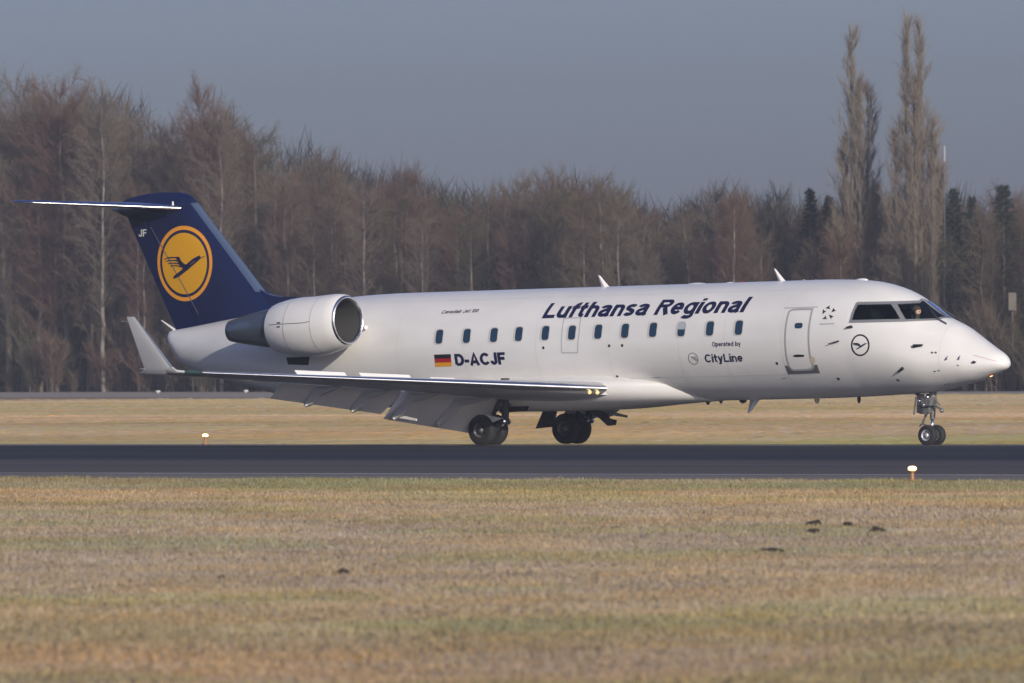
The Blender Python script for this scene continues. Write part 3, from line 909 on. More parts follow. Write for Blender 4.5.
# winglet
wl = [wing_sec(-10.05), (LEp(-10.05) + Vector((-0.16, -0.26, 0.03)), wing_sec(-10.05)[1] + Vector((-0.05, -0.26, 0.02)), .10, Vector((0, 0.3, 1)))]
b_le, b_te = on_plane(172.5, 367.0, -10.42), on_plane(144.6, 368.8, -10.42)
t_le, t_te = on_plane(134.8, 316.8, -10.62), on_plane(126.6, 316.8, -10.62)
wl += [(b_le, b_te, .09, Vector((0, 1, 0.35))), (t_le, t_te, .08, Vector((0, 1, 0.1)))]
wlo = foil(wl, 0, 1, 14, 'winglet', WHITE2, wing)
foil([(wl[2][0] + Vector((.004, 0, 0)), *wl[2][1:]), (wl[3][0] + Vector((.004, 0, 0)), *wl[3][1:])], 0, .06, 5, 'winglet_leading_edge', METAL, wlo, shrink=-.002)
for xx, yy, dx in ((126.8, 321.5, -5), (144.6, 369.0, -5)):
    bm = bmesh.new(); p = on_plane(xx, yy, -10.5); q = on_plane(xx + dx, yy - 0.2, -10.5); tube(bm, [p, q], [.018, .008], 5); bm_obj('static_wick', bm, STRUT, wlo)
# wing tip lamp under a dark cover
le = LEp(-10.0)
bm = bmesh.new()
for k in range(1):
    a = LEp(-9.83) + Vector((0.02, 0, 0)); b = LEp(-10.15) + Vector((-0.03, 0, 0))
    tube(bm, [a, a.lerp(b, .3), a.lerp(b, .7), b], [.03, .055, .055, .03], 8)
bm_obj('navigation_lamp', bm, principled('lamp_cover', (0.03, 0.06, 0.05), 0.1, coat=0.6), wing)
# landing lamps in the root leading edge
for t in (-1.82, -1.98):
    bm = bmesh.new(); c_ = LEp(t) + Vector((0.0, 0, -0.10)); lathe(bm, [(0, .048), (.03, .036), (.05, .012)], c_, F * 0 + Vector((1, -.35, -.1)), 14, True, True)
    bm_obj('landing_lamp', bm, LENSC, wing)
FLAPM = principled('flap_paint', (.80, .785, .75), .42, coat=.1, var=.08, vs=1.0)
# flaps
def under(y, c):
    le, te, tc, up_ = wing_sec(y); ch = (te - le).length
    return le + (te - le) * c - up_.normalized() * hth(c) * tc * ch
def upper(y, c):
    le, te, tc, up_ = wing_sec(y); ch = (te - le).length
    return le + (te - le) * c + up_.normalized() * hth(c) * tc * ch
def flap(y0, y1, fc0, fc1, ang, name='flap'):
    secs = []
    for y, fc in ((y0, fc0), (y1, fc1)):
        p = wing_sec(y); a = p[0].lerp(p[1], 0.80) + Vector((0, 0, -0.05))
        d = Vector((-math.cos(ang), 0, -math.sin(ang)))
        secs.append((a, a + d * fc, .13, Vector((-math.sin(ang), 0, math.cos(ang)))))
    o = foil(secs, 0, 1, 10, name, FLAPM, wing)
    return secs
FA = math.radians(42)
flap(-1.50, -4.16, 1.22, 0.95, FA); flap(-4.32, -7.10, 0.80, 0.52, FA)
for y, fc in ((-2.75, 1.1), (-4.05, 1.0), (-5.15, .80), (-6.3, .68)):
    hinge = wing_sec(y)[0].lerp(wing_sec(y)[1], 0.80) + Vector((0, 0, -0.08))
    d_ = Vector((-math.cos(FA), 0, -math.sin(FA))); n_ = Vector((math.sin(FA), 0, -math.cos(FA)))
    tip = hinge + d_ * fc * .80 + n_ * .05
    bm = bmesh.new()
    plate(bm, [under(y, .46), under(y, .56) + Vector((0, 0, -.09)), hinge + d_ * .10 + n_ * .17, hinge + d_ * fc * .50 + n_ * .22, tip + n_ * .09, tip, hinge + d_ * .1], (0, 1, 0), .15)
    es_ = [e for e in bm.edges]
    bmesh.ops.bevel(bm, geom=es_, offset=.035, segments=2, affect='EDGES', profile=.5)
    ff = bm_obj('flap_track_fairing', bm, WHITE2, wing)
    bm = bmesh.new(); o_ = Vector((0, .12, 0))
    plate(bm, [q + o_ for q in (under(y, .60) + Vector((0, 0, -.02)), hinge + d_ * .08 + n_ * .14, hinge + d_ * fc * .45 + n_ * .15, hinge + d_ * fc * .50 + n_ * .02, hinge + d_ * .1)], (0, 1, 0), .07); bm_obj('slot_shade_plate', bm, DARK, ff)  # solid dark plate stands for the shade inside the fairing opening
    bm = bmesh.new(); tube(bm, [tip + Vector((.12, -.10, -.02)), tip + Vector((.06, 0, -.04)), tip + Vector((0, .03, -.03))], [.02, .035, .015], 8); bm_obj('fairing_tip', bm, WHITE, ff)
bm = bmesh.new(); plate(bm, [on_plane(x, y, -4.0) for x, y in ((397.8, 414.0), (416.8, 418.8), (416.6, 421.0), (396.2, 417.6))], (.3, 1, -.3), .02); bm_obj('flap_bright_plate', bm, WHITE, wing)  # white plate added facing the sun, for the bright patch at the flap end
# spoilers raised on the upper surface
def y_for_px(px, c):
    lo, hi = -10.0, -1.6
    for _ in range(40):
        m = (lo + hi) / 2
        if bproj(upper(m, c))[0] < px: lo = m
        else: hi = m
    return m
for x0, x1, hgt in ((295, 349, .20), (359.5, 414, .21), (430, 458, .17)):
    ya, yb = y_for_px(x0 + 4, 0.62), y_for_px(x1, 0.62)
    bm = bmesh.new(); d = Vector((-math.cos(math.radians(48)), 0, math.sin(math.radians(48))))
    P = [upper(ya, .62), upper(yb, .62)]
    P = [P[0] + Vector((0, 0, .015)), P[1] + Vector((0, 0, .015))]
    plate(bm, [P[0], P[1], P[1] + d * hgt, P[0] + d * hgt], d.cross(P[1] - P[0]), .02)
    bm_obj('spoiler', bm, WHITE, wing)
# belly fairing around the wing root
def fairing():
    st = [(7.55, .02, .02, 0.0), (8.3, .60, .10, .02), (9.2, 1.18, .26, .06), (10.0, 1.50, .42, .11), (10.6, 1.63, .50, .15), (11.5, 1.66, .52, .17), (13.5, 1.66, .50, .17), (14.6, 1.60, .45, .14), (15.6, 1.42, .33, .08), (16.6, 1.05, .12, .02), (17.3, .3, .03, 0)]
    bm = bmesh.new(); rings = []
    for s, w, ztop, drop in st:
        ring = []
        zc = -0.98; N = 40
        bot = -1.345 - drop; hb = abs(bot - zc); htp = max(.02, ztop * 0.62)
        for k in range(N):
            th = 2 * math.pi * k / N
            cx = math.copysign(abs(math.cos(th)) ** 0.62, math.cos(th)); sz = math.sin(th)
            z = zc + (htp if sz > 0 else hb) * math.copysign(abs(sz) ** 0.85, sz)
            if w < 0.3: z = bot + 0.05 + (z - zc) * 0.1
            ring.append(bm.verts.new((SM - s, -w * cx, AX + z)))
        rings.append(ring)
    for A, B in zip(rings, rings[1:]):
        for k in range(40): bm.faces.new((A[k], A[(k + 1) % 40], B[(k + 1) % 40], B[k]))
    bm.faces.new(rings[0][::-1]); bm.faces.new(rings[-1])
    o = bm_obj('belly_fairing', bm, WHITE, jet, smooth=True)
    sb = o.modifiers.new('s', 'SUBSURF'); sb.levels = 1; sb.render_levels = 2
    return o
fairing()
mirror_obj(wing, jet)

# ------------------------------------------------------------------ engines
def engine(y, pts_px):
    """right engine: intake ring centre at a photo point in the plane y"""
    ic = on_plane(pts_px[0], pts_px[1], y)
    ax = Vector((-1, 0.0, -0.010)).normalized()
    bm = bmesh.new()
    prof = [(0.05, .575), (.12, .615), (.3, .655), (.6, .692), (.95, .705), (1.3, .700), (1.65, .668), (1.95, .61), (2.10, .565), (2.10, .53), (1.9, .50)]
    lathe(bm, prof, ic, ax, 64)
    def droop(q):
        t_ = min(1, max(0, (ic.x - q.x) / .95)); q.z -= .115 * t_ * t_ * (3 - 2 * t_)
        return q
    for v_ in bm.verts: droop(v_.co)
    e = bm_obj('engine_nacelle', bm, WHITE, jet, smooth=True); sharp(e, 50)
    bm = bmesh.new(); lathe(bm, [(.052, .577), (.02, .567), (0, .552), (-.004, .538), (.01, .522), (.05, .508), (.10, .500)], ic, ax, 64)
    bm_obj('intake_ring', bm, METAL, e, smooth=True)
    bm = bmesh.new(); lathe(bm, [(.10, .500), (.3, .485), (.8, .49), (1.25, .50), (1.27, .0001)], ic, ax, 48)
    bm_obj('intake_duct', bm, INNER, e, smooth=True)
    bm = bmesh.new()
    u = ax.cross(Vector((0, 0, 1))).normalized(); v = ax.cross(u)
    for k in range(28):
        a = 2 * math.pi * k / 28
        r = u * math.cos(a) + v * math.sin(a); t = ax.cross(r)
        c0 = ic + ax * 1.12
        q = [c0 + r * .12 + t * .02, c0 + r * .48 + t * .055, c0 + r * .48 - t * .03 + ax * .06, c0 + r * .12 - t * .02 + ax * .08]
        f = [bm.verts.new(p) for p in q]; bm.faces.new(f)
    lathe(bm, [(.90, .002), (.95, .05), (1.04, .10), (1.16, .135), (1.20, .135)], ic, ax, 20)
    bm_obj('fan', bm, FANM, e)
    # core exhaust
    bm = bmesh.new()
    lathe(bm, [(1.9, .49), (2.08, .475), (2.5, .44), (2.95, .37), (3.4, .285), (3.56, .25), (3.56, .23), (3.3, .22), (3.2, .0001)], ic + Vector((0, 0, -.05)), (-1, 0, -.035), 40)
    bm_obj('exhaust_nozzle', bm, STEEL, e, smooth=True)
    bm = bmesh.new()   # seams on the cowling
    for d, r in ((.62, .6965), (1.42, .6955)):
        lathe(bm, [(d, r), (d + .012, r)], ic, ax, 64)
    for v_ in bm.verts: droop(v_.co)
    bm_obj('cowl_seam', bm, GREYP, e)
    # latch marks and mid line
    bm = bmesh.new()
    def cowl(d, ang, dr=.003):
        rr = np.interp(d, [p[0] for p in prof[:9]], [p[1] for p in prof[:9]]) + dr + .003
        return droop(ic + ax * d + (Vector((0, -1, 0)) * math.cos(ang) + Vector((0, 0, 1)) * math.sin(ang)) * rr)
    pts = [(.62 + .1 * k) for k in range(14)]
    for a, b in zip(pts, pts[1:]):
        bm.faces.new([bm.verts.new(cowl(*q)) for q in ((a, .10), (b, .10), (b, .118), (a, .118))])
    for d0, an in ((1.52, .02), (1.52, .16)):
        bm.faces.new([bm.verts.new(cowl(*q, .006)) for q in ((d0, an - .025), (d0 + .10, an - .025), (d0 + .10, an + .02), (d0, an + .02))])
    bm_obj('cowl_latch', bm, GEARD, e)
    # pylon
    sec = []
    for yy, ch0, ch1 in ((y + .64, .60, 2.75), (y + 1.15, .35, 3.05)):
        sec.append((Vector((ic.x - ch0, yy, ic.z + .02)), Vector((ic.x - ch1, yy, ic.z + .0)), .14, Vector((0, 0, 1))))
    foil(sec, 0, 1, 12, 'engine_pylon', WHITE, e)
    return e
eng = engine(-2.08, (348.8, 320.2))
mirror_obj(eng, jet)
# small white scoop by the intake, dark grille below the engine
bm = bmesh.new(); a = skin(*px2uv(362.5, 328.0), 0.0); b = skin(*px2uv(368.5, 329.0), .10)
tube(bm, [a, b], [.07, .045], 10); bm_obj('air_scoop', bm, WHITE, fuselage)
px_poly('grille', [(286.5, 357.5), (310, 356.5), (308.5, 365.0), (288.0, 364.5)], DARK)

# ------------------------------------------------------------------ landing gear
def wheel(c, r, w, rimr, rimmat=RIM):
    bm = bmesh.new()
    prof = [(-w * .5, rimr), (-w * .5, r * .80), (-w * .44, r * .93), (-w * .28, r * .99), (0, r), (w * .28, r * .99), (w * .44, r * .93), (w * .5, r * .80), (w * .5, rimr)]
    lathe(bm, prof, c, (0, 1, 0), 40)
    t = bm_obj('wheel', bm, TYRE, jet, smooth=True); sharp(t, 50)
    bm = bmesh.new()
    for sg in (-1, 1):
        lathe(bm, [(sg * w * .49, rimr * 1.0), (sg * w * .47, rimr * .92), (sg * w * .25, rimr * .80), (sg * w * .22, rimr * .42), (sg * w * .5, rimr * .38), (sg * w * .52, .001)], c, (0, 1, 0), 32)
    bm_obj('wheel_rim', bm, rimmat, t, smooth=True)
    bm = bmesh.new()
    for k in range(8):
        a = 2 * math.pi * k / 8 + .2
        for sg in (-1, 1):
            disc_c = Vector(c) + Vector((math.cos(a) * rimr * .62, sg * w * .245, math.sin(a) * rimr * .62))
            lathe(bm, [(0, rimr * .12), (sg * .012, rimr * .12)], disc_c, (0, 1, 0), 8, True, True)
    bm_obj('rim_hole', bm, DARK, t)
MR, NR = 0.362, 0.232
for sd in (-1, 1):
    yc = sd * 1.585
    zc = MR
    for dy in (-.215, .215): wheel((0, yc + dy, zc), MR, .24, .175, RIMD)
    bm = bmesh.new()
    tube(bm, [(0, yc - .3, zc), (0, yc + .3, zc)], .05, 10)
    tube(bm, [(0, yc, zc), (.22, yc, zc + .02), (.50, yc, zc + .22)], [.075, .08, .07], 10)       # trailing arm
    tube(bm, [(.50, yc, zc + .12), (.52, yc, 1.55)], [.085, .10], 12)
    tube(bm, [(.05, yc, zc + .10), (.30, yc, .98), (.36, yc, 1.35)], [.04, .055, .05], 10)
    tube(bm, [(.50, yc, .85), (.55, yc - sd * .75, 1.25)], [.04, .05], 8)
    tube(bm, [(.46, yc, 1.0), (-.25, yc, 1.3)], [.03, .03], 8)
    bm_obj('main_gear_strut', bm, GEARD, jet, smooth=True)
    bm = bmesh.new()
    lathe(bm, [(-.12, .10), (-.15, .07), (.12, .07), (.12, .0)], (.50, yc, zc + .18), (0, 1, 0), 16)
    bm_obj('gear_pivot', bm, CHROME, jet)
# gear doors
bm = bmesh.new()
pl = [on_plane(x, y, -1.82) for x, y in ((477.2, 414.6), (486, 414.2), (501.5, 418.2), (490.0, 423.4), (484.6, 417.6))]
for p, yy in zip(pl, (-1.86, -1.80, -1.70, -1.95, -1.95)): pass
plate(bm, pl, (.35, 1, -.35), .03); bm_obj('gear_door', bm, WHITE, jet)
bm = bmesh.new(); pl = [on_plane(x, y, 1.75) for x, y in ((544.5, 408), (535.8, 428.6), (553.5, 426.8), (557.5, 408))]
plate(bm, pl, (.1, 1, 0), .03); bm_obj('gear_door', bm, GEARD, jet)
bm = bmesh.new(); pl = [on_plane(x, y, 1.2) for x, y in ((588, 408), (604, 411.5), (609.5, 418.6), (616.0, 420.0), (615.0, 425.0), (608.5, 425.8), (600.5, 418.5), (592, 414))]
plate(bm, pl, (.1, 1, 0), .07); bm_obj('gear_door_arm', bm, GEARD, jet)
bm = bmesh.new(); pl = [on_plane(x, y, -1.3) for x, y in ((502, 399), (500, 413), (527, 411), (531, 401))]
plate(bm, pl, (.1, 1, 0), .03); bm_obj('wheel_well', bm, DARK, jet)
# nose gear: wheels touch the runway despite the slight nose-up attitude
NX = 11.40
def gz(x): return -x * math.tan(TILT)     # height of the runway in the body frame
zc = gz(NX) + NR
for dy in (-.17, .17): wheel((NX, dy, zc), NR, .15, .125, RIM)
bm = bmesh.new()
tube(bm, [(NX, -.20, zc), (NX, .20, zc)], .03, 8)
tube(bm, [(NX, 0, zc), (NX + .02, 0, zc + .42)], [.035, .035], 12)
bm_obj('nose_gear_piston', bm, CHROME, jet, smooth=True)
bm = bmesh.new()
tube(bm, [(NX + .02, 0, zc + .36), (NX + .04, 0, zc + .62), (NX + .05, 0, 1.05)], [.06, .065, .085], 12)
tube(bm, [(NX - .08, 0, zc + .60), (NX - .26, 0, zc + .26), (NX - .34, 0, zc + .21)], [.03, .026, .02], 8)
tube(bm, [(NX - .02, 0, zc + .16), (NX - .27, 0, zc + .28)], [.022, .022], 8)
tube(bm, [(NX + .05, 0, .62), (NX - .45, 0, 1.05)], [.04, .05], 8)
tube(bm, [(NX - .10, -.08, .52), (NX - .12, -.08, .92)], [.05, .06], 8)
box(bm, (NX - .12, -.02, .66), (.30, .22, .26), None, .03)
box(bm, (NX - .02, -.08, .80), (.30, .26, .20), None, .03)
tube(bm, [(NX + .06, -.10, .78), (NX + .36, -.12, .62), (NX + .38, -.12, .56)], [.03, .022, .03], 8)
tube(bm, [(NX + .10, -.06, .90), (NX + .30, -.10, .72)], [.016, .016], 6)
tube(bm, [(NX - .34, -.20, .52), (NX - .26, -.22, .92)], [.02, .02], 6)
bm_obj('nose_gear_strut', bm, principled('nose_gear_paint', (.22, .22, .21), .35, metal=.3, var=.5, vs=14), jet, smooth=False)
for p, r in (((NX - .22, -.16, .82), .06), ((NX + .02, -.18, .90), .055), ((NX - .08, -.20, .73), .05), ((NX + .38, -.15, .60), .045)):
    bm = bmesh.new(); bmesh.ops.create_uvsphere(bm, u_segments=12, v_segments=8, radius=r); bmesh.ops.translate(bm, vec=p, verts=bm.verts); bm_obj('gear_fitting', bm, CHROME, jet, smooth=True)
for sd in (-1, 1):
    bm = bmesh.new(); plate(bm, [(NX - .26, sd * .18, .98), (NX - .27, sd * .19, .56), (NX - .12, sd * .19, .54), (NX - .06, sd * .18, .98)], (0, 1, 0), .02); bm_obj('nose_gear_door', bm, GEARD, jet)

# ------------------------------------------------------------------ ground surfaces
def nodes_mat(name, build):
    m = bpy.data.materials.new(name); m.use_nodes = True
    build(m.node_tree, m.node_tree.nodes['Principled BSDF']); return m
def N(nt, t, **k):
    n = nt.nodes.new(t)
    for a, b in k.items(): setattr(n, a, b)
    return n
def noise(nt, vec, scale, detail=5, mapping=None, rough=0.55):
    if mapping:
        mp = N(nt, 'ShaderNodeMapping'); mp.inputs['Scale'].default_value = mapping; nt.links.new(vec, mp.inputs['Vector']); vec = mp.outputs[0]
    n = N(nt, 'ShaderNodeTexNoise'); n.inputs['Scale'].default_value = scale; n.inputs['Detail'].default_value = detail; n.inputs['Roughness'].default_value = rough
    nt.links.new(vec, n.inputs['Vector']); return n.outputs['Fac']
def ramp(nt, fac, stops):
    r = N(nt, 'ShaderNodeValToRGB'); el = r.color_ramp.elements
    while len(el) > 1: el.remove(el[-1])
    el[0].position, el[0].color = stops[0][0], (*stops[0][1], 1)
    for p, c in stops[1:]:
        e = el.new(p); e.color = (*c, 1)
    nt.links.new(fac, r.inputs['Fac']); return r.outputs['Color']
def mixc(nt, fac, a, b, mode='MIX'):
    m = N(nt, 'ShaderNodeMix', data_type='RGBA', blend_type=mode)
    if isinstance(fac, float): m.inputs['Factor'].default_value = fac
    else: nt.links.new(fac, m.inputs['Factor'])
    for s, v in ((m.inputs['A'], a), (m.inputs['B'], b)):
        if isinstance(v, tuple): s.default_value = (*v, 1)
        else: nt.links.new(v, s)
    return m.outputs['Result']
# colour of turf with distance across the field: bands of mowing, greener beside the pavement
def turf_color(nt, y_socket, pos):
    """bands across the field by world Y"""
    n1 = noise(nt, pos, 0.16, 6, (0.35, 1, 1)); n2 = noise(nt, pos, 1.1, 5); n3 = noise(nt, pos, 0.035, 4)
    base_ = ramp(nt, n1, [(.30, (.27, .200, .118)), (.45, (.34, .27, .19)), (.58, (.36, .29, .215)), (.72, (.27, .235, .145))])
    base_ = mixc(nt, n2, base_, (.38, .305, .225), 'MIX')
    # wobble the band edges
    sx_ = N(nt, 'ShaderNodeSeparateXYZ'); nt.links.new(pos, sx_.inputs[0])
    k1 = N(nt, 'ShaderNodeMapRange'); nt.links.new(y_socket, k1.inputs['Value'])
    for a_, v_ in (('From Min', 60), ('From Max', 135), ('To Min', .12), ('To Max', .60)): k1.inputs[a_].default_value = v_
    k2 = N(nt, 'ShaderNodeMath', operation='MULTIPLY_ADD'); nt.links.new(sx_.outputs['X'], k2.inputs[0]); nt.links.new(k1.outputs[0], k2.inputs[1]); nt.links.new(y_socket, k2.inputs[2])
    y_socket = k2.outputs[0]
    wob = N(nt, 'ShaderNodeMath', operation='MULTIPLY_ADD'); nt.links.new(n1, wob.inputs[0]); wob.inputs[1].default_value = 8.0; nt.links.new(y_socket, wob.inputs[2])
    mr = N(nt, 'ShaderNodeMapRange'); nt.links.new(wob.outputs[0], mr.inputs['Value'])
    mr.inputs['From Min'].default_value = 50; mr.inputs['From Max'].default_value = 450
    def P(y): return (y + 4 - 50) / 400.0
    green, tan_, grey, brown = (.24, .23, .15), (.46, .345, .21), (.345, .30, .24), (.33, .25, .175)
    cr = ramp(nt, mr.outputs[0], [(0, brown), (P(60), brown), (P(63.5), (.27, .25, .16)), (P(66), (.27, .25, .16)), (P(70), (.38, .31, .21)), (P(80), grey), (P(108), (.35, .30, .235)), (P(120), (.37, .30, .21)), (P(124), tan_), (P(131), tan_), (P(133.5), (.27, .25, .15)), (P(141), (.24, .235, .14)), (P(149), (.22, .22, .125)),
                                  (P(205), (.20, .22, .10)), (P(226), (.24, .24, .125)), (P(238), (.36, .28, .18)), (P(262), (.35, .27, .18)), (P(285), (.40, .30, .19)), (P(297), (.50, .37, .24)), (P(309), (.40, .30, .20)), (P(372), (.37, .30, .21)), (P(398), (.40, .33, .225)), (1, (.36, .29, .20))])
    return mixc(nt, 0.60, base_, cr), n3
def grass_mat(nt, b):
    geo = N(nt, 'ShaderNodeNewGeometry'); sp = N(nt, 'ShaderNodeSeparateXYZ'); nt.links.new(geo.outputs['Position'], sp.inputs[0])
    c_, n3 = turf_color(nt, sp.outputs['Y'], geo.outputs['Position'])
    d = noise(nt, geo.outputs['Position'], 0.5, 6, (0.25, 1, 1), .7)
    dk = ramp(nt, d, [(.30, (.55, .52, .50)), (.45, (.92, .92, .92)), (.7, (1.1, 1.08, 1.06))])
    c_ = mixc(nt, 1.0, c_, dk, 'MULTIPLY')
    c_ = mixc(nt, 1.0, c_, (.86, .815, .755), 'MULTIPLY')
    nt.links.new(c_, b.inputs['Base Color']); b.inputs['Roughness'].default_value = 0.95; b.inputs['Specular IOR Level'].default_value = 0.1
    bp = N(nt, 'ShaderNodeBump'); bp.inputs['Strength'].default_value = .6; bp.inputs['Distance'].default_value = .12
    nt.links.new(noise(nt, geo.outputs['Position'], 2.0, 6), bp.inputs['Height']); nt.links.new(bp.outputs[0], b.inputs['Normal'])
GRASS = nodes_mat('dry_turf', grass_mat)
def blade_mat(nt, b):
    geo = N(nt, 'ShaderNodeNewGeometry'); sp = N(nt, 'ShaderNodeSeparateXYZ'); nt.links.new(geo.outputs['Position'], sp.inputs[0])
    c_, n3 = turf_color(nt, sp.outputs['Y'], geo.outputs['Position'])
    at_ = N(nt, 'ShaderNodeAttribute', attribute_name='tint')
    c_ = mixc(nt, 1.0, c_, at_.outputs['Color'], 'MULTIPLY')
    c_ = mixc(nt, 1.0, c_, (.845, .80, .735), 'MULTIPLY')
    nt.links.new(c_, b.inputs['Base Color']); b.inputs['Roughness'].default_value = 0.9; b.inputs['Specular IOR Level'].default_value = 0.15
BLADE = nodes_mat('dry_grass_blades', blade_mat)
def sheet(name, pts, z, mat, kind='structure'):
    o = mesh_obj(name, [(p[0], p[1], z) for p in pts], [tuple(range(len(pts)))], mat)
    tag(o, kind=kind); return o
na = ground(512, 474.5); fa = ground(512, 444.6)
RT = math.tan(math.radians(31))
def zdip(yp):
    """height of the land; the runway has a crown, so its far side falls away and the field rises again behind it"""
    d = yp - (fa.y - .2)
    return float(np.interp(d, [0, 3, 8, 18, 26, 36, 48], [0, -.035, -.12, -.29, -.30, -.12, 0]))
def land(name, y0, y1, x0, x1, dz, mat, step=1.0):
    ys_ = [y0]
    for q in [fa.y - .2 + k for k in (0, 1.5, 3, 5.5, 8, 13, 18, 22, 26, 31, 36, 42, 48)]:
        if y0 < q < y1: ys_.append(q)
    ys_.append(y1)
    V, F_ = [], []
    for y in ys_: V += [(x0, y - RT * x0, zdip(y) + dz), (x1, y - RT * x1, zdip(y) + dz)]
    for k in range(len(ys_) - 1): F_.append((2 * k, 2 * k + 1, 2 * k + 3, 2 * k + 2))
    o = mesh_obj(name, V, F_, mat); tag(o, kind='structure'); return o
land('ground', -260, 960, -480, 480, 0, GRASS)
# runway
def asphalt(nt, b):
    geo = N(nt, 'ShaderNodeNewGeometry'); P_ = geo.outputs['Position']
    mp_ = N(nt, 'ShaderNodeVectorRotate', rotation_type='Z_AXIS'); mp_.inputs['Angle'].default_value = math.radians(31); nt.links.new(P_, mp_.inputs['Vector']); P_ = mp_.outputs[0]
    n1 = noise(nt, P_, 0.16, 4, (0.03, 1, 1)); n2 = noise(nt, P_, 9, 5); n3 = noise(nt, P_, 0.06, 4, (0.3, 1, 1))
    c_ = ramp(nt, n1, [(.34, (.026, .030, .039)), (.48, (.040, .042, .050)), (.62, (.056, .054, .058))])
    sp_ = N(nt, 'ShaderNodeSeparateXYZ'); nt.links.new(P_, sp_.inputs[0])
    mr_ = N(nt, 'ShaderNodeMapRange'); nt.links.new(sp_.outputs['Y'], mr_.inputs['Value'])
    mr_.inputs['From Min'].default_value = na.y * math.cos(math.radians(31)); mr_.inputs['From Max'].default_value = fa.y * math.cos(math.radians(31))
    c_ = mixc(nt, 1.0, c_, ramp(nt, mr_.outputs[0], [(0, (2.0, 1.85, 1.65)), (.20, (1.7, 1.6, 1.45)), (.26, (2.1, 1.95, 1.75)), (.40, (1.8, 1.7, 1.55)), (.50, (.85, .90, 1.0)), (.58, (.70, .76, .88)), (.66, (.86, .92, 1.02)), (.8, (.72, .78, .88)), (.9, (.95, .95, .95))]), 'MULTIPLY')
    c_ = mixc(nt, 1.0, c_, ramp(nt, n2, [(.3, (.85, .85, .85)), (.7, (1.12, 1.12, 1.12))]), 'MULTIPLY')
    c_ = mixc(nt, 1.0, c_, ramp(nt, n3, [(.35, (.85, .87, .92)), (.65, (1.1, 1.08, 1.05))]), 'MULTIPLY')
    nt.links.new(c_, b.inputs['Base Color']); b.inputs['Roughness'].default_value = 0.9; b.inputs['Specular IOR Level'].default_value = .12
ASPH = nodes_mat('asphalt', asphalt)
def run_line(py, ext=260):
    """a line on the ground along the runway heading, through the photo row py at the middle column"""
    p = ground(512, py); d = Vector((1, -RT, 0)).normalized()
    return p - d * ext, p + d * ext
def band(name, y0, y1, z, mat):
    a, b = run_line(y0); c_, d_ = run_line(y1)
    return sheet(name, [a, b, d_, c_], z, mat)
land('runway', ground(512, 475.1).y, fa.y + 17, -260, 260, .008, ASPH)
SHO = principled('shoulder_earth', (.19, .165, .14), .9, var=.3, vscale=(.1, 1, 1), vs=1.2)
band('runway_shoulder', 479.3, 474.5, 0.004, SHO)
LINE = principled('worn_white_marking', (.42, .41, .41), .7, var=.5, vscale=(.12, .12, .12), vs=1.6)
band('runway_edge_marking', 474.95, 474.30, 0.012, LINE)
band('runway_edge_marking', 445.80, 445.35, 0.012, LINE)
def edge_line(y0, y1):
    a, b = ground(0, y0), ground(1024, y1); d = (b - a)
    return a - d * 1.1, b + d * 1.1
# far perimeter road
ra, rb = edge_line(397.6, 397.9); rc, rd = edge_line(392.6, 391.6)
ROADM = principled('worn_concrete', (.31, .265, .225), .85, var=.2, vscale=(.05, 1, 1), vs=.3)
sheet('perimeter_road', [ra, rb, rd, rc], 0.01, ROADM)

# ------------------------------------------------------------------ grass blades
def vnoise(X, Y, sc, seed):
    r = np.random.default_rng(seed); G = r.random((256, 256))
    x, y = X / sc + 100, Y / sc + 50
    xi, yi = np.floor(x).astype(int), np.floor(y).astype(int); fx, fy = x - xi, y - yi
    fx, fy = fx * fx * (3 - 2 * fx), fy * fy * (3 - 2 * fy)
    g = lambda a, b: G[a % 256, b % 256]
    return (g(xi, yi) * (1 - fx) + g(xi + 1, yi) * fx) * (1 - fy) + (g(xi, yi + 1) * (1 - fx) + g(xi + 1, yi + 1) * fx) * fy
def grass_field(name, X, Y, h, w, tint, seed, z0=0.0, tilt=.6, ln=.4):
    r = np.random.default_rng(seed); n = len(X)
    ang = r.uniform(-tilt, tilt, n); lean = r.normal(0, ln, (n, 2)) * h[:, None]
    dx, dy = np.cos(ang) * w / 2, np.sin(ang) * w / 2
    V = np.zeros((n, 3, 3))
    z0 = np.zeros(n) + z0; V[:, 0] = np.stack([X - dx, Y - dy, z0], 1); V[:, 1] = np.stack([X + dx, Y + dy, z0], 1)
    V[:, 2] = np.stack([X + lean[:, 0], Y + lean[:, 1], z0 + h], 1)
    me = bpy.data.meshes.new(name)
    me.vertices.add(3 * n); me.vertices.foreach_set('co', V.reshape(-1))
    me.loops.add(3 * n); me.loops.foreach_set('vertex_index', np.arange(3 * n, dtype=np.int32))
    me.polygons.add(n); me.polygons.foreach_set('loop_start', np.arange(0, 3 * n, 3, dtype=np.int32))
    me.polygons.foreach_set('loop_total', np.full(n, 3, dtype=np.int32))
    ca = me.attributes.new('tint', 'FLOAT_COLOR', 'FACE')
    cc = np.ones((n, 4)); cc[:, :3] = tint
    ca.data.foreach_set('color', cc.reshape(-1))
    me.update(calc_edges=True)
    o = link(name, me, None, [BLADE]); tag(o, kind='stuff'); return o
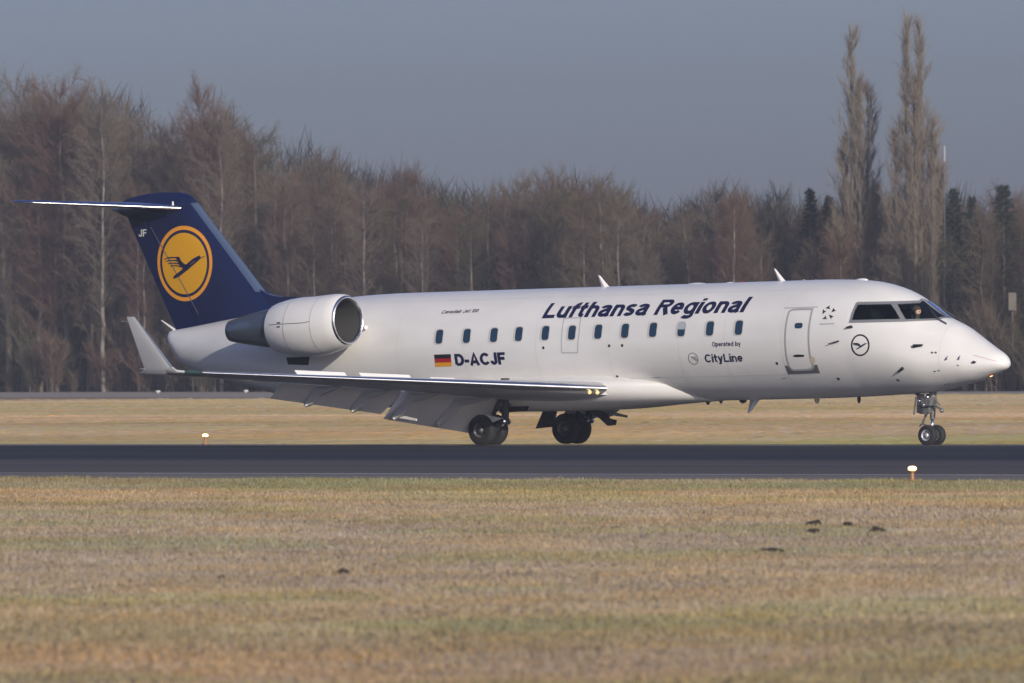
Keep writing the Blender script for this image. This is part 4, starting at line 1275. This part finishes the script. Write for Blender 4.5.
def mk_tint(n, r, X, Y, sd=.16):
    t = r.normal(1.0, sd, n).clip(.35, 1.8)
    p = .45 * vnoise(X * .45, Y * .5, .22, 5) + .55 * vnoise(X * .6, Y * .4, .9, 7); g = vnoise(X, Y, 3.5, 6)
    t = t * (.74 + .52 * p)
    hue = r.random(n)
    T = np.stack([t * (1.0 + .05 * hue), t, t * (1.0 - .10 * hue)], 1)
    gm = (g > .62) | (hue > .93)
    T[gm] *= np.array([.86, .97, .84])
    fr = vnoise(X * .5, Y * .35, .8, 71) * .6 + vnoise(X * .6, Y * .5, .3, 72) * .4
    wm = hue < np.clip((fr - .42) * 2.4, .04, .8)
    T[wm] = (T[wm] * 1.04) * np.array([.93, 1.0, 1.20])
    om = (fr < .34) & (hue > .4)
    T[om] = T[om] * np.array([1.10, 1.0, .84])
    return T
r = np.random.default_rng(3)
n = 720000
Y = 48 + 110 * r.random(n)
X = (r.random(n) * 2 - 1) * (Y * .0605 + 4.0)
lim = ground(512, 478.8).y
keep = (Y + X * RT < lim - vnoise(X, Y * .2, .7, 31) * 1.5) & (r.random(n) < (.45 + .55 * vnoise(X, Y, .8, 9)))
X, Y = X[keep], Y[keep]; n = len(X)
h = r.gamma(5, .0050, n) * (.5 + 1.0 * vnoise(X * .5, Y, .9, 10)); w = r.uniform(.010, .035, n)
grass_field('near_grass', X, Y, h, w, mk_tint(n, r, X, Y), 21)
n = 260000
Y = 188 + 235 * r.random(n); X = (r.random(n) * 2 - 1) * (Y * .061 + 5)
keep = Y + X * RT > fa.y + 17.5
X, Y = X[keep], Y[keep]; n = len(X)
zz = np.array([np.interp(Y + X * RT - (fa.y - .2), [0, 3, 8, 18, 26, 36, 48], [0, -.035, -.12, -.29, -.30, -.12, 0])])[0]
h = r.gamma(4, .0050, n) * (.6 + 1.2 * vnoise(X * .3, Y, 3, 12)); w = r.uniform(.25, 1.1, n)
grass_field('far_grass', X, Y, h, w, mk_tint(n, r, X * .12, Y * .4, .05), 22, zz, .15, .1)

# molehills
MOLE = principled('dark_soil', (.035, .026, .020), .95, bump=.8, bscale=30)
for i, (px, py, wpx, hh, lab) in enumerate(((815, 525.5, 17, .07, 'low dark molehill at the far left of the cluster in the right-hand grass'), (848, 526.5, 12, .06, 'small dark molehill between two wider ones in the right-hand grass'),
        (813.5, 533.5, 15, .06, 'dark molehill just in front of the leftmost one of the cluster'), (877, 532.5, 17, .07, 'wide dark molehill at the right end of the cluster in the right-hand grass'),
        (771, 552.5, 30, .05, 'long flat patch of bare dark soil nearest the camera, left of the molehill cluster'), (343, 574.5, 16, .06, 'lone dark molehill in the grass below the wing'),
        (222, 579.0, 8, .04, 'tiny dark molehill in the left-hand grass'), (616, 528.5, 11, .03, 'thin dark soil mark in the grass below the main wheels'))):
    c_ = ground(px, py); k = FPX / c_.y
    bm = bmesh.new(); bmesh.ops.create_uvsphere(bm, u_segments=26, v_segments=12, radius=1)
    for v in bm.verts:
        q = v.co.copy(); s_ = 1 + .16 * math.sin(q.x * 5 + i) * math.cos(q.y * 4 + i * 2) + random.uniform(-.05, .05)
        v.co = Vector((q.x * wpx / k / 2 * s_, q.y * wpx / k / 3 * s_, max(-.02, q.z * hh * .95 * s_)))
    o = bm_obj('molehill', bm, MOLE, None, smooth=True); o.location = c_; tag(o, lab, 'molehill', 'molehills in the grass')

# ------------------------------------------------------------------ lights beside the pavements
CONE = principled('orange_lamp_base', (.40, .20, .08), .5)
def edge_light(p, sc, lab):
    root = bpy.data.objects.new('runway_light', None); COL.objects.link(root); root.location = p
    tag(root, lab, 'runway light', 'lit lamps along the runway edges')
    bm = bmesh.new(); lathe(bm, [(0, .10), (.02, .10), (.03, .045), (.14, .035), (.16, .06), (.18, .06)], (0, 0, 0), (0, 0, 1), 18, True, True)
    for v in bm.verts: v.co = Vector((v.co.x * sc, v.co.y * sc, v.co.z * sc * 1.25))
    bm_obj('lamp_base', bm, CONE, root)
    bm = bmesh.new(); lathe(bm, [(.182, .07), (.20, .088), (.235, .088), (.26, .06), (.27, .01)], (0, 0, 0), (0, 0, 1), 20, True, True)
    for v in bm.verts: v.co = Vector((v.co.x * sc, v.co.y * sc, v.co.z * sc + .045 * sc))
    bm_obj('lamp_lens', bm, LENS, root, smooth=True)
edge_light(ground(912.3, 481.2), .78, 'lit runway edge light on an orange stalk in front of the nose wheel')
edge_light(ground(205.3, 444.2), .80, 'lit runway edge light on an orange stalk behind the winglet')
TWH = principled('marker_white', (.75, .75, .72), .4)
for px, py, lab in ((158, 393.4, 'small white marker lamp on the far road, left of the tail'), (246, 392.9, 'small white marker lamp on the far road under the tail')):
    p = ground(px, py); root = bpy.data.objects.new('road_marker', None); COL.objects.link(root); root.location = p
    tag(root, lab, 'marker', 'marker lamps along the far road')
    bm = bmesh.new(); lathe(bm, [(0, .06), (.02, .05), (.07, .04)], (0, 0, 0), (0, 0, 1), 12, True, True); bm_obj('lamp_base', bm, TWH, root)
    bm = bmesh.new(); lathe(bm, [(.07, .10), (.09, .15), (.13, .15), (.17, .08)], (0, 0, 0), (0, 0, 1), 12, True, True); bm_obj('lamp_cap', bm, TWH, root, smooth=True)
# ------------------------------------------------------------------ trees
def bark(name, col, var=.4, vs=3.0, vscale=(1, 1, .25)):
    return principled(name, col, .9, var=var, vscale=vscale, vs=vs, spec=.1)
BIRCH = bark('birch_bark', (.25, .225, .20), .6, 2.2, (1, 1, 1.6)); BARK = bark('grey_bark', (.15, .125, .105)); BARKL = bark('pale_bark', (.19, .160, .128))
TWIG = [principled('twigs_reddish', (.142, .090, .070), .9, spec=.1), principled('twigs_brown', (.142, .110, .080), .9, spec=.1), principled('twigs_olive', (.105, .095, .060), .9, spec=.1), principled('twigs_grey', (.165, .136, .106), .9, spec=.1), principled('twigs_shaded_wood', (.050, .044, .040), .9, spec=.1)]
NEEDLE = principled('dark_needles', (.036, .050, .038), .8, var=.4, vs=1.0, spec=.1)
class TM:
    def __init__(s): s.v = []; s.f = []; s.n = 0
    def tube(s, P, R, n=4):
        P = np.asarray(P, float); k = len(P)
        T = np.gradient(P, axis=0); T /= np.linalg.norm(T, axis=1)[:, None] + 1e-9
        a = np.array([0, 0, 1.0]) if abs(T[0, 2]) < .9 else np.array([1.0, 0, 0])
        Un = np.cross(T, a); Un /= np.linalg.norm(Un, axis=1)[:, None] + 1e-9; Vn = np.cross(T, Un)
        an = np.arange(n) * 2 * np.pi / n
        ring = P[:, None, :] + (Un[:, None, :] * np.cos(an)[None, :, None] + Vn[:, None, :] * np.sin(an)[None, :, None]) * np.asarray(R)[:, None, None]
        s.v.append(ring.reshape(-1, 3))
        i = np.arange(k - 1)[:, None] * n; j = np.arange(n)[None, :]; j2 = (j + 1) % n
        q = np.stack([s.n + i + j, s.n + i + j2, s.n + i + n + j2, s.n + i + n + j], -1).reshape(-1, 4)
        s.f.append(('q', q)); s.n += k * n
    def tris(s, A, B, C):
        m = len(A); V = np.stack([A, B, C], 1).reshape(-1, 3); s.v.append(V)
        s.f.append(('t', s.n + np.arange(3 * m).reshape(-1, 3))); s.n += 3 * m
    def mesh(s, name, mat):
        me = bpy.data.meshes.new(name); V = np.concatenate(s.v)
        me.vertices.add(len(V)); me.vertices.foreach_set('co', V.reshape(-1))
        idx = np.concatenate([f.reshape(-1) for _, f in s.f]); tot = np.concatenate([np.full(len(f), f.shape[1]) for _, f in s.f])
        me.loops.add(len(idx)); me.loops.foreach_set('vertex_index', idx.astype(np.int32))
        me.polygons.add(len(tot)); st = np.concatenate([[0], np.cumsum(tot)[:-1]])
        me.polygons.foreach_set('loop_start', st.astype(np.int32)); me.polygons.foreach_set('loop_total', tot.astype(np.int32))
        me.materials.append(mat); me.update(calc_edges=True); return me
def twigs(tm, r, P, D, n_each, lmin, lmax, w, up=.35, spread=1.0):
    """P: start points, D: directions; add n_each thin twigs around each"""
    m = len(P) * n_each
    P = np.repeat(P, n_each, 0); D = np.repeat(D, n_each, 0)
    d = D + r.normal(0, .55 * spread, (m, 3)); d[:, 2] += up; d /= np.linalg.norm(d, axis=1)[:, None]
    l = r.uniform(lmin, lmax, m)[:, None]; ww = r.uniform(.5, 1.3, m)[:, None] * w
    sd = np.cross(d, r.normal(0, 1, (m, 3))); sd /= np.linalg.norm(sd, axis=1)[:, None] + 1e-9
    tm.tris(P - sd * ww, P + sd * ww, P + d * l)
def leader(tk, cr, r, x0, y0, H, r0, cb, nb, Lm, elev, nsub, ntw, shape, bend=.15, tw=.011, twl=(.35, 1.0), up=.35, z0=0.0, wander=.25):
    n = 14; t = np.linspace(0, 1, n)
    wx, wy = np.cumsum(r.normal(0, wander / 3, n)), np.cumsum(r.normal(0, wander / 3, n)); wx -= wx[0]; wy -= wy[0]
    TP = np.stack([x0 + wx, y0 + wy, z0 + t * (H - z0)], 1); TR = r0 * (1 - t) ** .75 + .012
    tk.tube(TP, TR, 7)
    az0 = r.uniform(0, 6.28); SP, SD = [TP[-1], TP[-2], TP[-3]] * 4, [np.array([0, 0, 1.0])] * 12
    for k in range(nb):
        u = (k + r.random()) / nb; q = cb + (1 - cb) * u; z = z0 + (H - z0) * q
        p0 = np.array([np.interp(q, t, TP[:, 0]), np.interp(q, t, TP[:, 1]), z])
        az_ = az0 + k * 2.4 + r.normal(0, .4); L_ = Lm * shape(u) * r.uniform(.7, 1.15); e = math.radians(elev + r.normal(0, 8))
        d0 = np.array([math.cos(az_) * math.cos(e), math.sin(az_) * math.cos(e), math.sin(e)])
        m = 6; s_ = np.linspace(0, 1, m)[:, None]; jit = np.cumsum(r.normal(0, .035 * L_, (m, 3)), 0); jit[0] = 0
        BP = p0 + d0 * s_ * L_ + np.array([0, 0, bend * L_]) * s_ ** 2 + jit
        BR = max(.009, .24 * np.interp(q, t, TR) * .9) * (1 - s_[:, 0] * .8) + .004
        cr.tube(BP, BR, 4)
        for j in range(nsub):
            ts = .18 + .82 * (j + r.random()) / nsub; i = min(int(ts * (m - 1)), m - 2); f = ts * (m - 1) - i
            b0 = BP[i] * (1 - f) + BP[i + 1] * f; bd = BP[i + 1] - BP[i]; bd /= np.linalg.norm(bd)
            sd = bd + r.normal(0, .55, 3); sd[2] += up * .5; sd /= np.linalg.norm(sd)
            l = L_ * (.42 - .2 * ts) * r.uniform(.6, 1.2) + .25
            b1 = b0 + sd * l * .5; b2 = b0 + sd * l + np.array([0, 0, .1 * l])
            cr.tube([b0, b1, b2], [.010, .007, .003], 3)
            for c_ in (.3, .6, 1.0):
                SP.append(b0 + (b2 - b0) * c_); SD.append(sd)
            SP.append(b0); SD.append(bd)
    twigs(cr, r, np.array(SP), np.array(SD), ntw, twl[0], twl[1], tw, up)
ROUND = lambda u: .50 + .62 * math.sin(math.pi * min(1, u * .80 + .10)) * (1 - .25 * u)
TALL = lambda u: min(1.0, (1 - u) * 2.2 + .35)
TEMPL = {}
def template(kind, k, H, twmat, barkmat, **kw):
    r = np.random.default_rng(hash_(kind, k)); tk, cr = TM(), TM()
    kw2 = dict(kw); leads = kw2.pop('leads', [(0, 0, 1.0)])
    for lx, ly, hh in leads:
        leader(tk, cr, r, lx, ly, H * hh, **kw2)
    TEMPL.setdefault(kind, []).append((tk.mesh('trunk', barkmat), cr.mesh('crown', twmat), H))
def hash_(a, b): return sum(ord(c) * (i + 3) for i, c in enumerate(a)) + b * 101
B_ = dict(r0=.15, cb=.25, nb=60, Lm=2.3, elev=44, nsub=8, ntw=7, shape=ROUND, up=-.02, bend=.0, tw=.0055, twl=(.25, .70))
for k in range(3): template('birch', k, 15, TWIG[(0, 3, 1)[k]], BIRCH, leads=([(0, 0, .96), (.7, .2, .88)], [(0, 0, .97)], [(0, 0, .95), (-.8, .1, .85)])[k], **B_)
C_ = dict(r0=.19, cb=.20, nb=60, Lm=2.5, elev=38, nsub=8, ntw=7, shape=ROUND, up=.08, bend=.03, tw=.0055, twl=(.25, .70))
for k in range(4): template('alder', k, 15, TWIG[(1, 0, 2, 3)[k]], (BARK, BARKL, BARKL, BARK)[k], leads=([(0, 0, .96), (-.9, .2, .86)], [(0, 0, .95), (.9, 0, .9)], [(0, 0, .96)], [(0, 0, .95), (.6, .2, .84), (-.9, 0, .8)])[k], **C_)
PTW = principled('poplar_twigs', (.22, .18, .135), .9, spec=.1)
template('poplar', 0, 21, PTW, BARKL, leads=[(-.24, 0, 1.0), (.66, .1, .84), (-.62, .2, .68), (.25, -.3, .86), (1.0, .2, .55), (-.9, -.2, .45)], r0=.16, cb=.10, nb=62, Lm=1.45, elev=72, nsub=5, ntw=3, shape=TALL, up=1.3, twl=(.4, 1.0), wander=.06, tw=.010)
template('poplar', 1, 21, PTW, BARKL, leads=[(-.38, 0, 1.0), (.32, .1, .985), (1.0, -.2, .72), (-.85, .3, .70), (0, -.4, .85), (1.2, .2, .6)], r0=.16, cb=.10, nb=62, Lm=1.45, elev=72, nsub=5, ntw=3, shape=TALL, up=1.3, twl=(.4, 1.0), wander=.06, tw=.010)
def conifer(k, H):
    r = np.random.default_rng(900 + k); tk, cr = TM(), TM()
    tk.tube([(0, 0, 0), (.05, 0, H * .5), (0, .03, H)], [.16, .09, .015], 6)
    SP, SD = [], []
    for j in range(170):
        u = (j + r.random()) / 170; z = H * (.18 + .82 * u); L_ = (1.75 * (1 - u) ** .8 + .18) * r.uniform(.55, 1.2); a = j * 2.4
        d = np.array([math.cos(a), math.sin(a), .12 - .25 * (1 - u)])
        p = np.array([0, 0, z]); cr.tube([p, p + d * L_ * .6, p + d * L_ + [0, 0, .12]], [.02, .012, .005], 3)
        for c_ in np.linspace(.2, 1, 7): SP.append(p + d * L_ * c_); SD.append(d)
    twigs(cr, r, np.array(SP), np.array(SD), 11, .12, .34, .022, .18, 1.5)
    TEMPL.setdefault('conifer', []).append((tk.mesh('trunk', BARK), cr.mesh('crown', NEEDLE), H))
conifer(0, 12); conifer(1, 12)
def shrub(k, mat):
    r = np.random.default_rng(700 + k); tk, cr = TM(), TM(); SP, SD = [], []
    for j in range(16):
        a = r.uniform(0, 6.28); rr = r.uniform(0, .45); H = r.uniform(1.9, 3.1); o_ = r.normal(0, .42, 2)
        P = np.array([[math.cos(a) * rr, math.sin(a) * rr, 0], [math.cos(a) * rr + o_[0] * .5, math.sin(a) * rr + o_[1] * .5, H * .55], [math.cos(a) * rr + o_[0] * 1.5, math.sin(a) * rr + o_[1] * 1.5, H]])
        tk.tube(P, [.025, .015, .006], 4)
        for c_ in np.linspace(.1, 1, 14):
            q = P[0] + (P[1] - P[0]) * min(1, c_ * 2) if c_ < .5 else P[1] + (P[2] - P[1]) * (c_ * 2 - 1)
            SP.append(q); SD.append(np.array([o_[0], o_[1], .8]))
    twigs(cr, r, np.array(SP), np.array(SD), 9, .3, .9, .010, .5, 1.1)
    TEMPL.setdefault('shrub', []).append((tk.mesh('stems', BARK), cr.mesh('foliage', mat), 2.9))
shrub(0, TWIG[0]); shrub(1, TWIG[1]); shrub(2, TWIG[2])
def place(kind, k, loc, H, lab, group, rz=0.0, name='bare_tree', cat='tree', wide=1.0):
    tme, cme, H0 = TEMPL[kind][k]
    root = bpy.data.objects.new(name, None); COL.objects.link(root)
    root.location = loc; root.rotation_euler = (0, 0, rz); sc = H / H0
    root.scale = (sc * wide, sc * wide, sc); tag(root, lab, cat, group)
    t = bpy.data.objects.new(tme.name.split('.')[0], tme); COL.objects.link(t); t.parent = root
    c_ = bpy.data.objects.new(cme.name.split('.')[0], cme); COL.objects.link(c_); c_.parent = root
    return root
PROF = [(-400, 90), (0, 78), (20, 74), (60, 72), (110, 84), (130, 106), (150, 132), (170, 118), (188, 92), (205, 80), (222, 98), (240, 126), (270, 130), (300, 134), (340, 150), (370, 156), (400, 160), (430, 174), (455, 184), (480, 178), (520, 176), (560, 170), (600, 172), (630, 182), (655, 196), (690, 196), (720, 190), (760, 186), (800, 192), (830, 196), (870, 196), (940, 196), (1000, 190), (1024, 188), (1400, 180)]
PX_, PY_ = [p[0] for p in PROF], [p[1] for p in PROF]
def tree_y(px): return ground(min(max(px, -260), 1284), 391.9 - .8 * min(max(px, 0), 1024) / 1024).y
rr = random.Random(5)
GRP = 'bare trees of the wood behind the airfield'
# the trees one can tell apart
def special(px, py, kind, k, dY, lab, name='bare_tree', wide=1.0, rz=0.0, cat='tree', group=GRP):
    Y = tree_y(px) + dY
    return place(kind, k, at(px, Y), height_at(px, py, Y), lab, group, rz, name, cat, wide)
special(205, 86, 'birch', 0, -1, 'tall slender bare birch rising above its neighbours behind the tail fin', 'birch_tree', .62)
special(103, 97, 'birch', 1, -2, 'tall bare tree with a pale forked trunk just left of the tail fin', 'birch_tree', .8, 1.0)
special(25, 82, 'alder', 3, 0, 'tall bare tree at the left edge of the photo, the wood there highest', 'bare_tree', .9)
special(68, 80, 'alder', 1, 1, 'tall bushy bare tree left of the tailplane with a reddish rounded top', 'bare_tree', .85, 2.)
special(856, 38, 'poplar', 0, 3, 'left one of the two very tall narrow bare poplars', 'poplar_tree', 1.15)
special(915, 30, 'poplar', 1, 3, 'right and taller one of the two very tall narrow bare poplars', 'poplar_tree', 1.15)
special(933, 192, 'poplar', 0, -1, 'short olive-brown columnar bare tree at the foot of the right poplar', 'poplar_tree', .62, 2.)
special(600, 177, 'birch', 2, -2, 'bare birch with pale trunk above the front of the wing, tallest there', 'birch_tree', .9)
special(562, 173, 'alder', 0, 2, 'bare reddish tree with a domed top over the letters on the fuselage', 'bare_tree', .95, 1.)
special(735, 196, 'birch', 0, -1, 'thin bare birch above the cabin door side of the fuselage', 'birch_tree', .8, 2.)
CG = 'dark conifers at the right of the wood'
for px, py, w_, lab in ((811, 190, .85, 'dark conifer just left of the left poplar'), (830, 197, .8, 'dark conifer touching the foot of the left poplar'), (955, 190, .9, 'dark conifer right behind the thin white mast'), (973, 198, .9, 'lower dark conifer between the mast and the right edge'), (1004, 186, 1.1, 'tallest dark conifer near the right edge of the photo'), (1046, 180, 1.0, 'dark conifer beyond the right edge')):
    if px < 1030: special(px, py, 'conifer', px % 2, 5, lab, 'conifer_tree', w_, px, 'tree', CG)
for px, py in ((535, 235), (560, 262), (500, 250)):
    special(px, py, 'conifer', px % 2, 6, 'low dark conifer half hidden in the middle of the bare wood', 'conifer_tree', 1.3, px, 'tree', 'low conifers inside the wood')
kinds = [('birch', 0), ('birch', 1), ('birch', 2), ('alder', 0), ('alder', 1), ('alder', 2), ('alder', 3)]
for row, (dY, step, lo, hi, pad) in enumerate(((0, 47, .70, .93, 330), (5, 42, .78, .99, 330), (10, 40, .80, 1.0, 330), (16, 40, .8, 1.0, 300))):
    px = -pad + row * 11
    while px < 1024 + pad:
        x = px + rr.uniform(-14, 14); Y = tree_y(x) + dY + rr.uniform(-2, 2)
        top = np.interp(x, PX_, PY_); H = height_at(x, top, Y) * rr.uniform(lo, hi)
        kd = rr.choice(kinds)
        place(kd[0], kd[1], at(x, Y), H, 'bare brown tree, one of the many standing close together in the wood', GRP, rr.uniform(0, 6.28), 'birch_tree' if kd[0] == 'birch' else 'bare_tree', wide=rr.uniform(.78, 1.05))
        px += step
px = -260
while px < 1290:
    x = px + rr.uniform(-9, 9); Y = tree_y(x) + rr.uniform(-4, 1)
    place('shrub', rr.randrange(3), at(x, Y), rr.uniform(1.4, 4.4), 'bare brown shrub at the foot of the wood', 'shrubs along the edge of the wood', rr.uniform(0, 6.28), 'shrub', 'shrub', wide=rr.uniform(.9, 1.4))
    px += 13
# deep woodland: thickets and stems nobody could count
tm = TM(); r = np.random.default_rng(77); n = 300000
pxs = r.uniform(-1000, 2020, n); dep = 12 + 45 * r.random(n)
tY = np.interp(pxs, np.linspace(-1000, 2020, 60), [tree_y(p) for p in np.linspace(-1000, 2020, 60)])
Yw = tY + dep; Xw = (pxs - 512) / FPX * tY * (1 + 0 * dep)
Ht = EYE + (355 + (pxs - 512) * ROLL - np.interp(pxs, PX_, PY_)) * Yw / FPX
Ht *= .74 + .20 * vnoise(Xw, Yw * .2, 2.2, 40)
Zw = Ht * r.random(n) ** 1.25
P_ = np.stack([Xw, Yw, Zw], 1); D_ = r.normal(0, .35, (n, 3)); D_[:, 2] = 1
twigs(tm, r, P_, D_ / 1.2, 1, .8, 2.2, .045, .2, .6)
m = 2600
pz = r.uniform(-1000, 2020, m); ty = np.interp(pz, np.linspace(-1000, 2020, 60), [tree_y(p) for p in np.linspace(-1000, 2020, 60)]) + r.uniform(10, 50, m)
bx = (pz - 512) / FPX * (ty - 20)
A = np.stack([bx - .07, ty, np.zeros(m)], 1); B = np.stack([bx + .07, ty, np.zeros(m)], 1); C = np.stack([bx + r.normal(0, .5, m), ty, r.uniform(5, 10, m)], 1)
tm.tris(A, B, C)
me = tm.mesh('woodland', TWIG[4]); tag(link('woodland', me), kind='stuff')  # twig colour is darkened to stand for shadow deep in the wood

# thin mast, shed and box at the wood's edge
Y = tree_y(945) + 2; root = bpy.data.objects.new('mast', None); COL.objects.link(root); root.location = at(945.5, Y)
tag(root, 'thin grey mast with a white tip rising behind the dark conifers', 'mast')
hT = height_at(945.5, 146, Y)
bm = bmesh.new(); tube(bm, [(0, 0, 0), (0, 0, hT - .8)], .018, 8); bm_obj('pole', bm, principled('mast_grey', (.14, .155, .18), .5), root)
bm = bmesh.new(); tube(bm, [(0, 0, hT - .82), (0, 0, hT)], .065, 10); bm_obj('mast_tip', bm, principled('mast_white', (.30, .31, .33), .5), root)
Y = tree_y(935) + 4; root = bpy.data.objects.new('shed', None); COL.objects.link(root); root.location = at(930, Y)
tag(root, 'low dark-roofed shed half hidden among the trees behind the nose', 'shed')
bm = bmesh.new(); box(bm, (0, 1.5, 2.2), (4.4, 3, 4.4)); bm_obj('wall', bm, principled('shed_wall', (.06, .058, .06), .8, var=.3), root)
bm = bmesh.new(); plate(bm, [(-2.5, -.3, 4.35), (-.3, -.3, 5.35), (.3, -.3, 5.35), (2.6, -.3, 4.35)], (0, 1, 0), .08)
pr = [Vector(p) for p in ((-2.6, 0, 4.3), (0, 0, 5.4), (2.7, 0, 4.3))]
for a, b in zip(pr, pr[1:]):
    q = [a + Vector((0, -.4, 0)), b + Vector((0, -.4, 0)), b + Vector((0, 3.4, 0)), a + Vector((0, 3.4, 0))]
    plate(bm, q, (b - a).cross(Vector((0, 1, 0))), .12)
bm_obj('roof', bm, principled('shed_roof', (.035, .042, .055), .6), root)
Y = tree_y(1012) - 2.5; bm = bmesh.new(); k = Y / FPX
root = bpy.data.objects.new('tree_box', None); COL.objects.link(root); root.location = at(1012.5, Y)
tag(root, 'pale wooden box fixed on a post among the trees beyond the nose tip', 'box')
zb = height_at(1012, 311, Y); box(bm, (0, 0, zb + .5), (8 * k, .3, 18 * k), None, .02); bm_obj('box_body', bm, principled('pale_wood', (.17, .145, .115), .8, var=.3), root)
bm = bmesh.new(); tube(bm, [(0, 0.1, 0), (0, 0.1, zb + .2)], .07, 8); bm_obj('post', bm, BARK, root)

# ------------------------------------------------------------------ haze
hz = bpy.data.materials.new('haze'); hz.use_nodes = True; nt = hz.node_tree; nt.nodes.clear()
pv = nt.nodes.new('ShaderNodeVolumePrincipled'); out = nt.nodes.new('ShaderNodeOutputMaterial')
pv.inputs['Color'].default_value = (.80, .86, 1.0, 1); pv.inputs['Density'].default_value = 0.00026; pv.inputs['Anisotropy'].default_value = 0.0
nt.links.new(pv.outputs[0], out.inputs['Volume'])
bm = bmesh.new(); bmesh.ops.create_cube(bm, size=1)
for v in bm.verts: v.co = Vector((v.co.x * 980, v.co.y * 1840 + 350, -1.4 if v.co.z < 0 else 26))
tag(bm_obj('haze', bm, hz), kind='stuff')
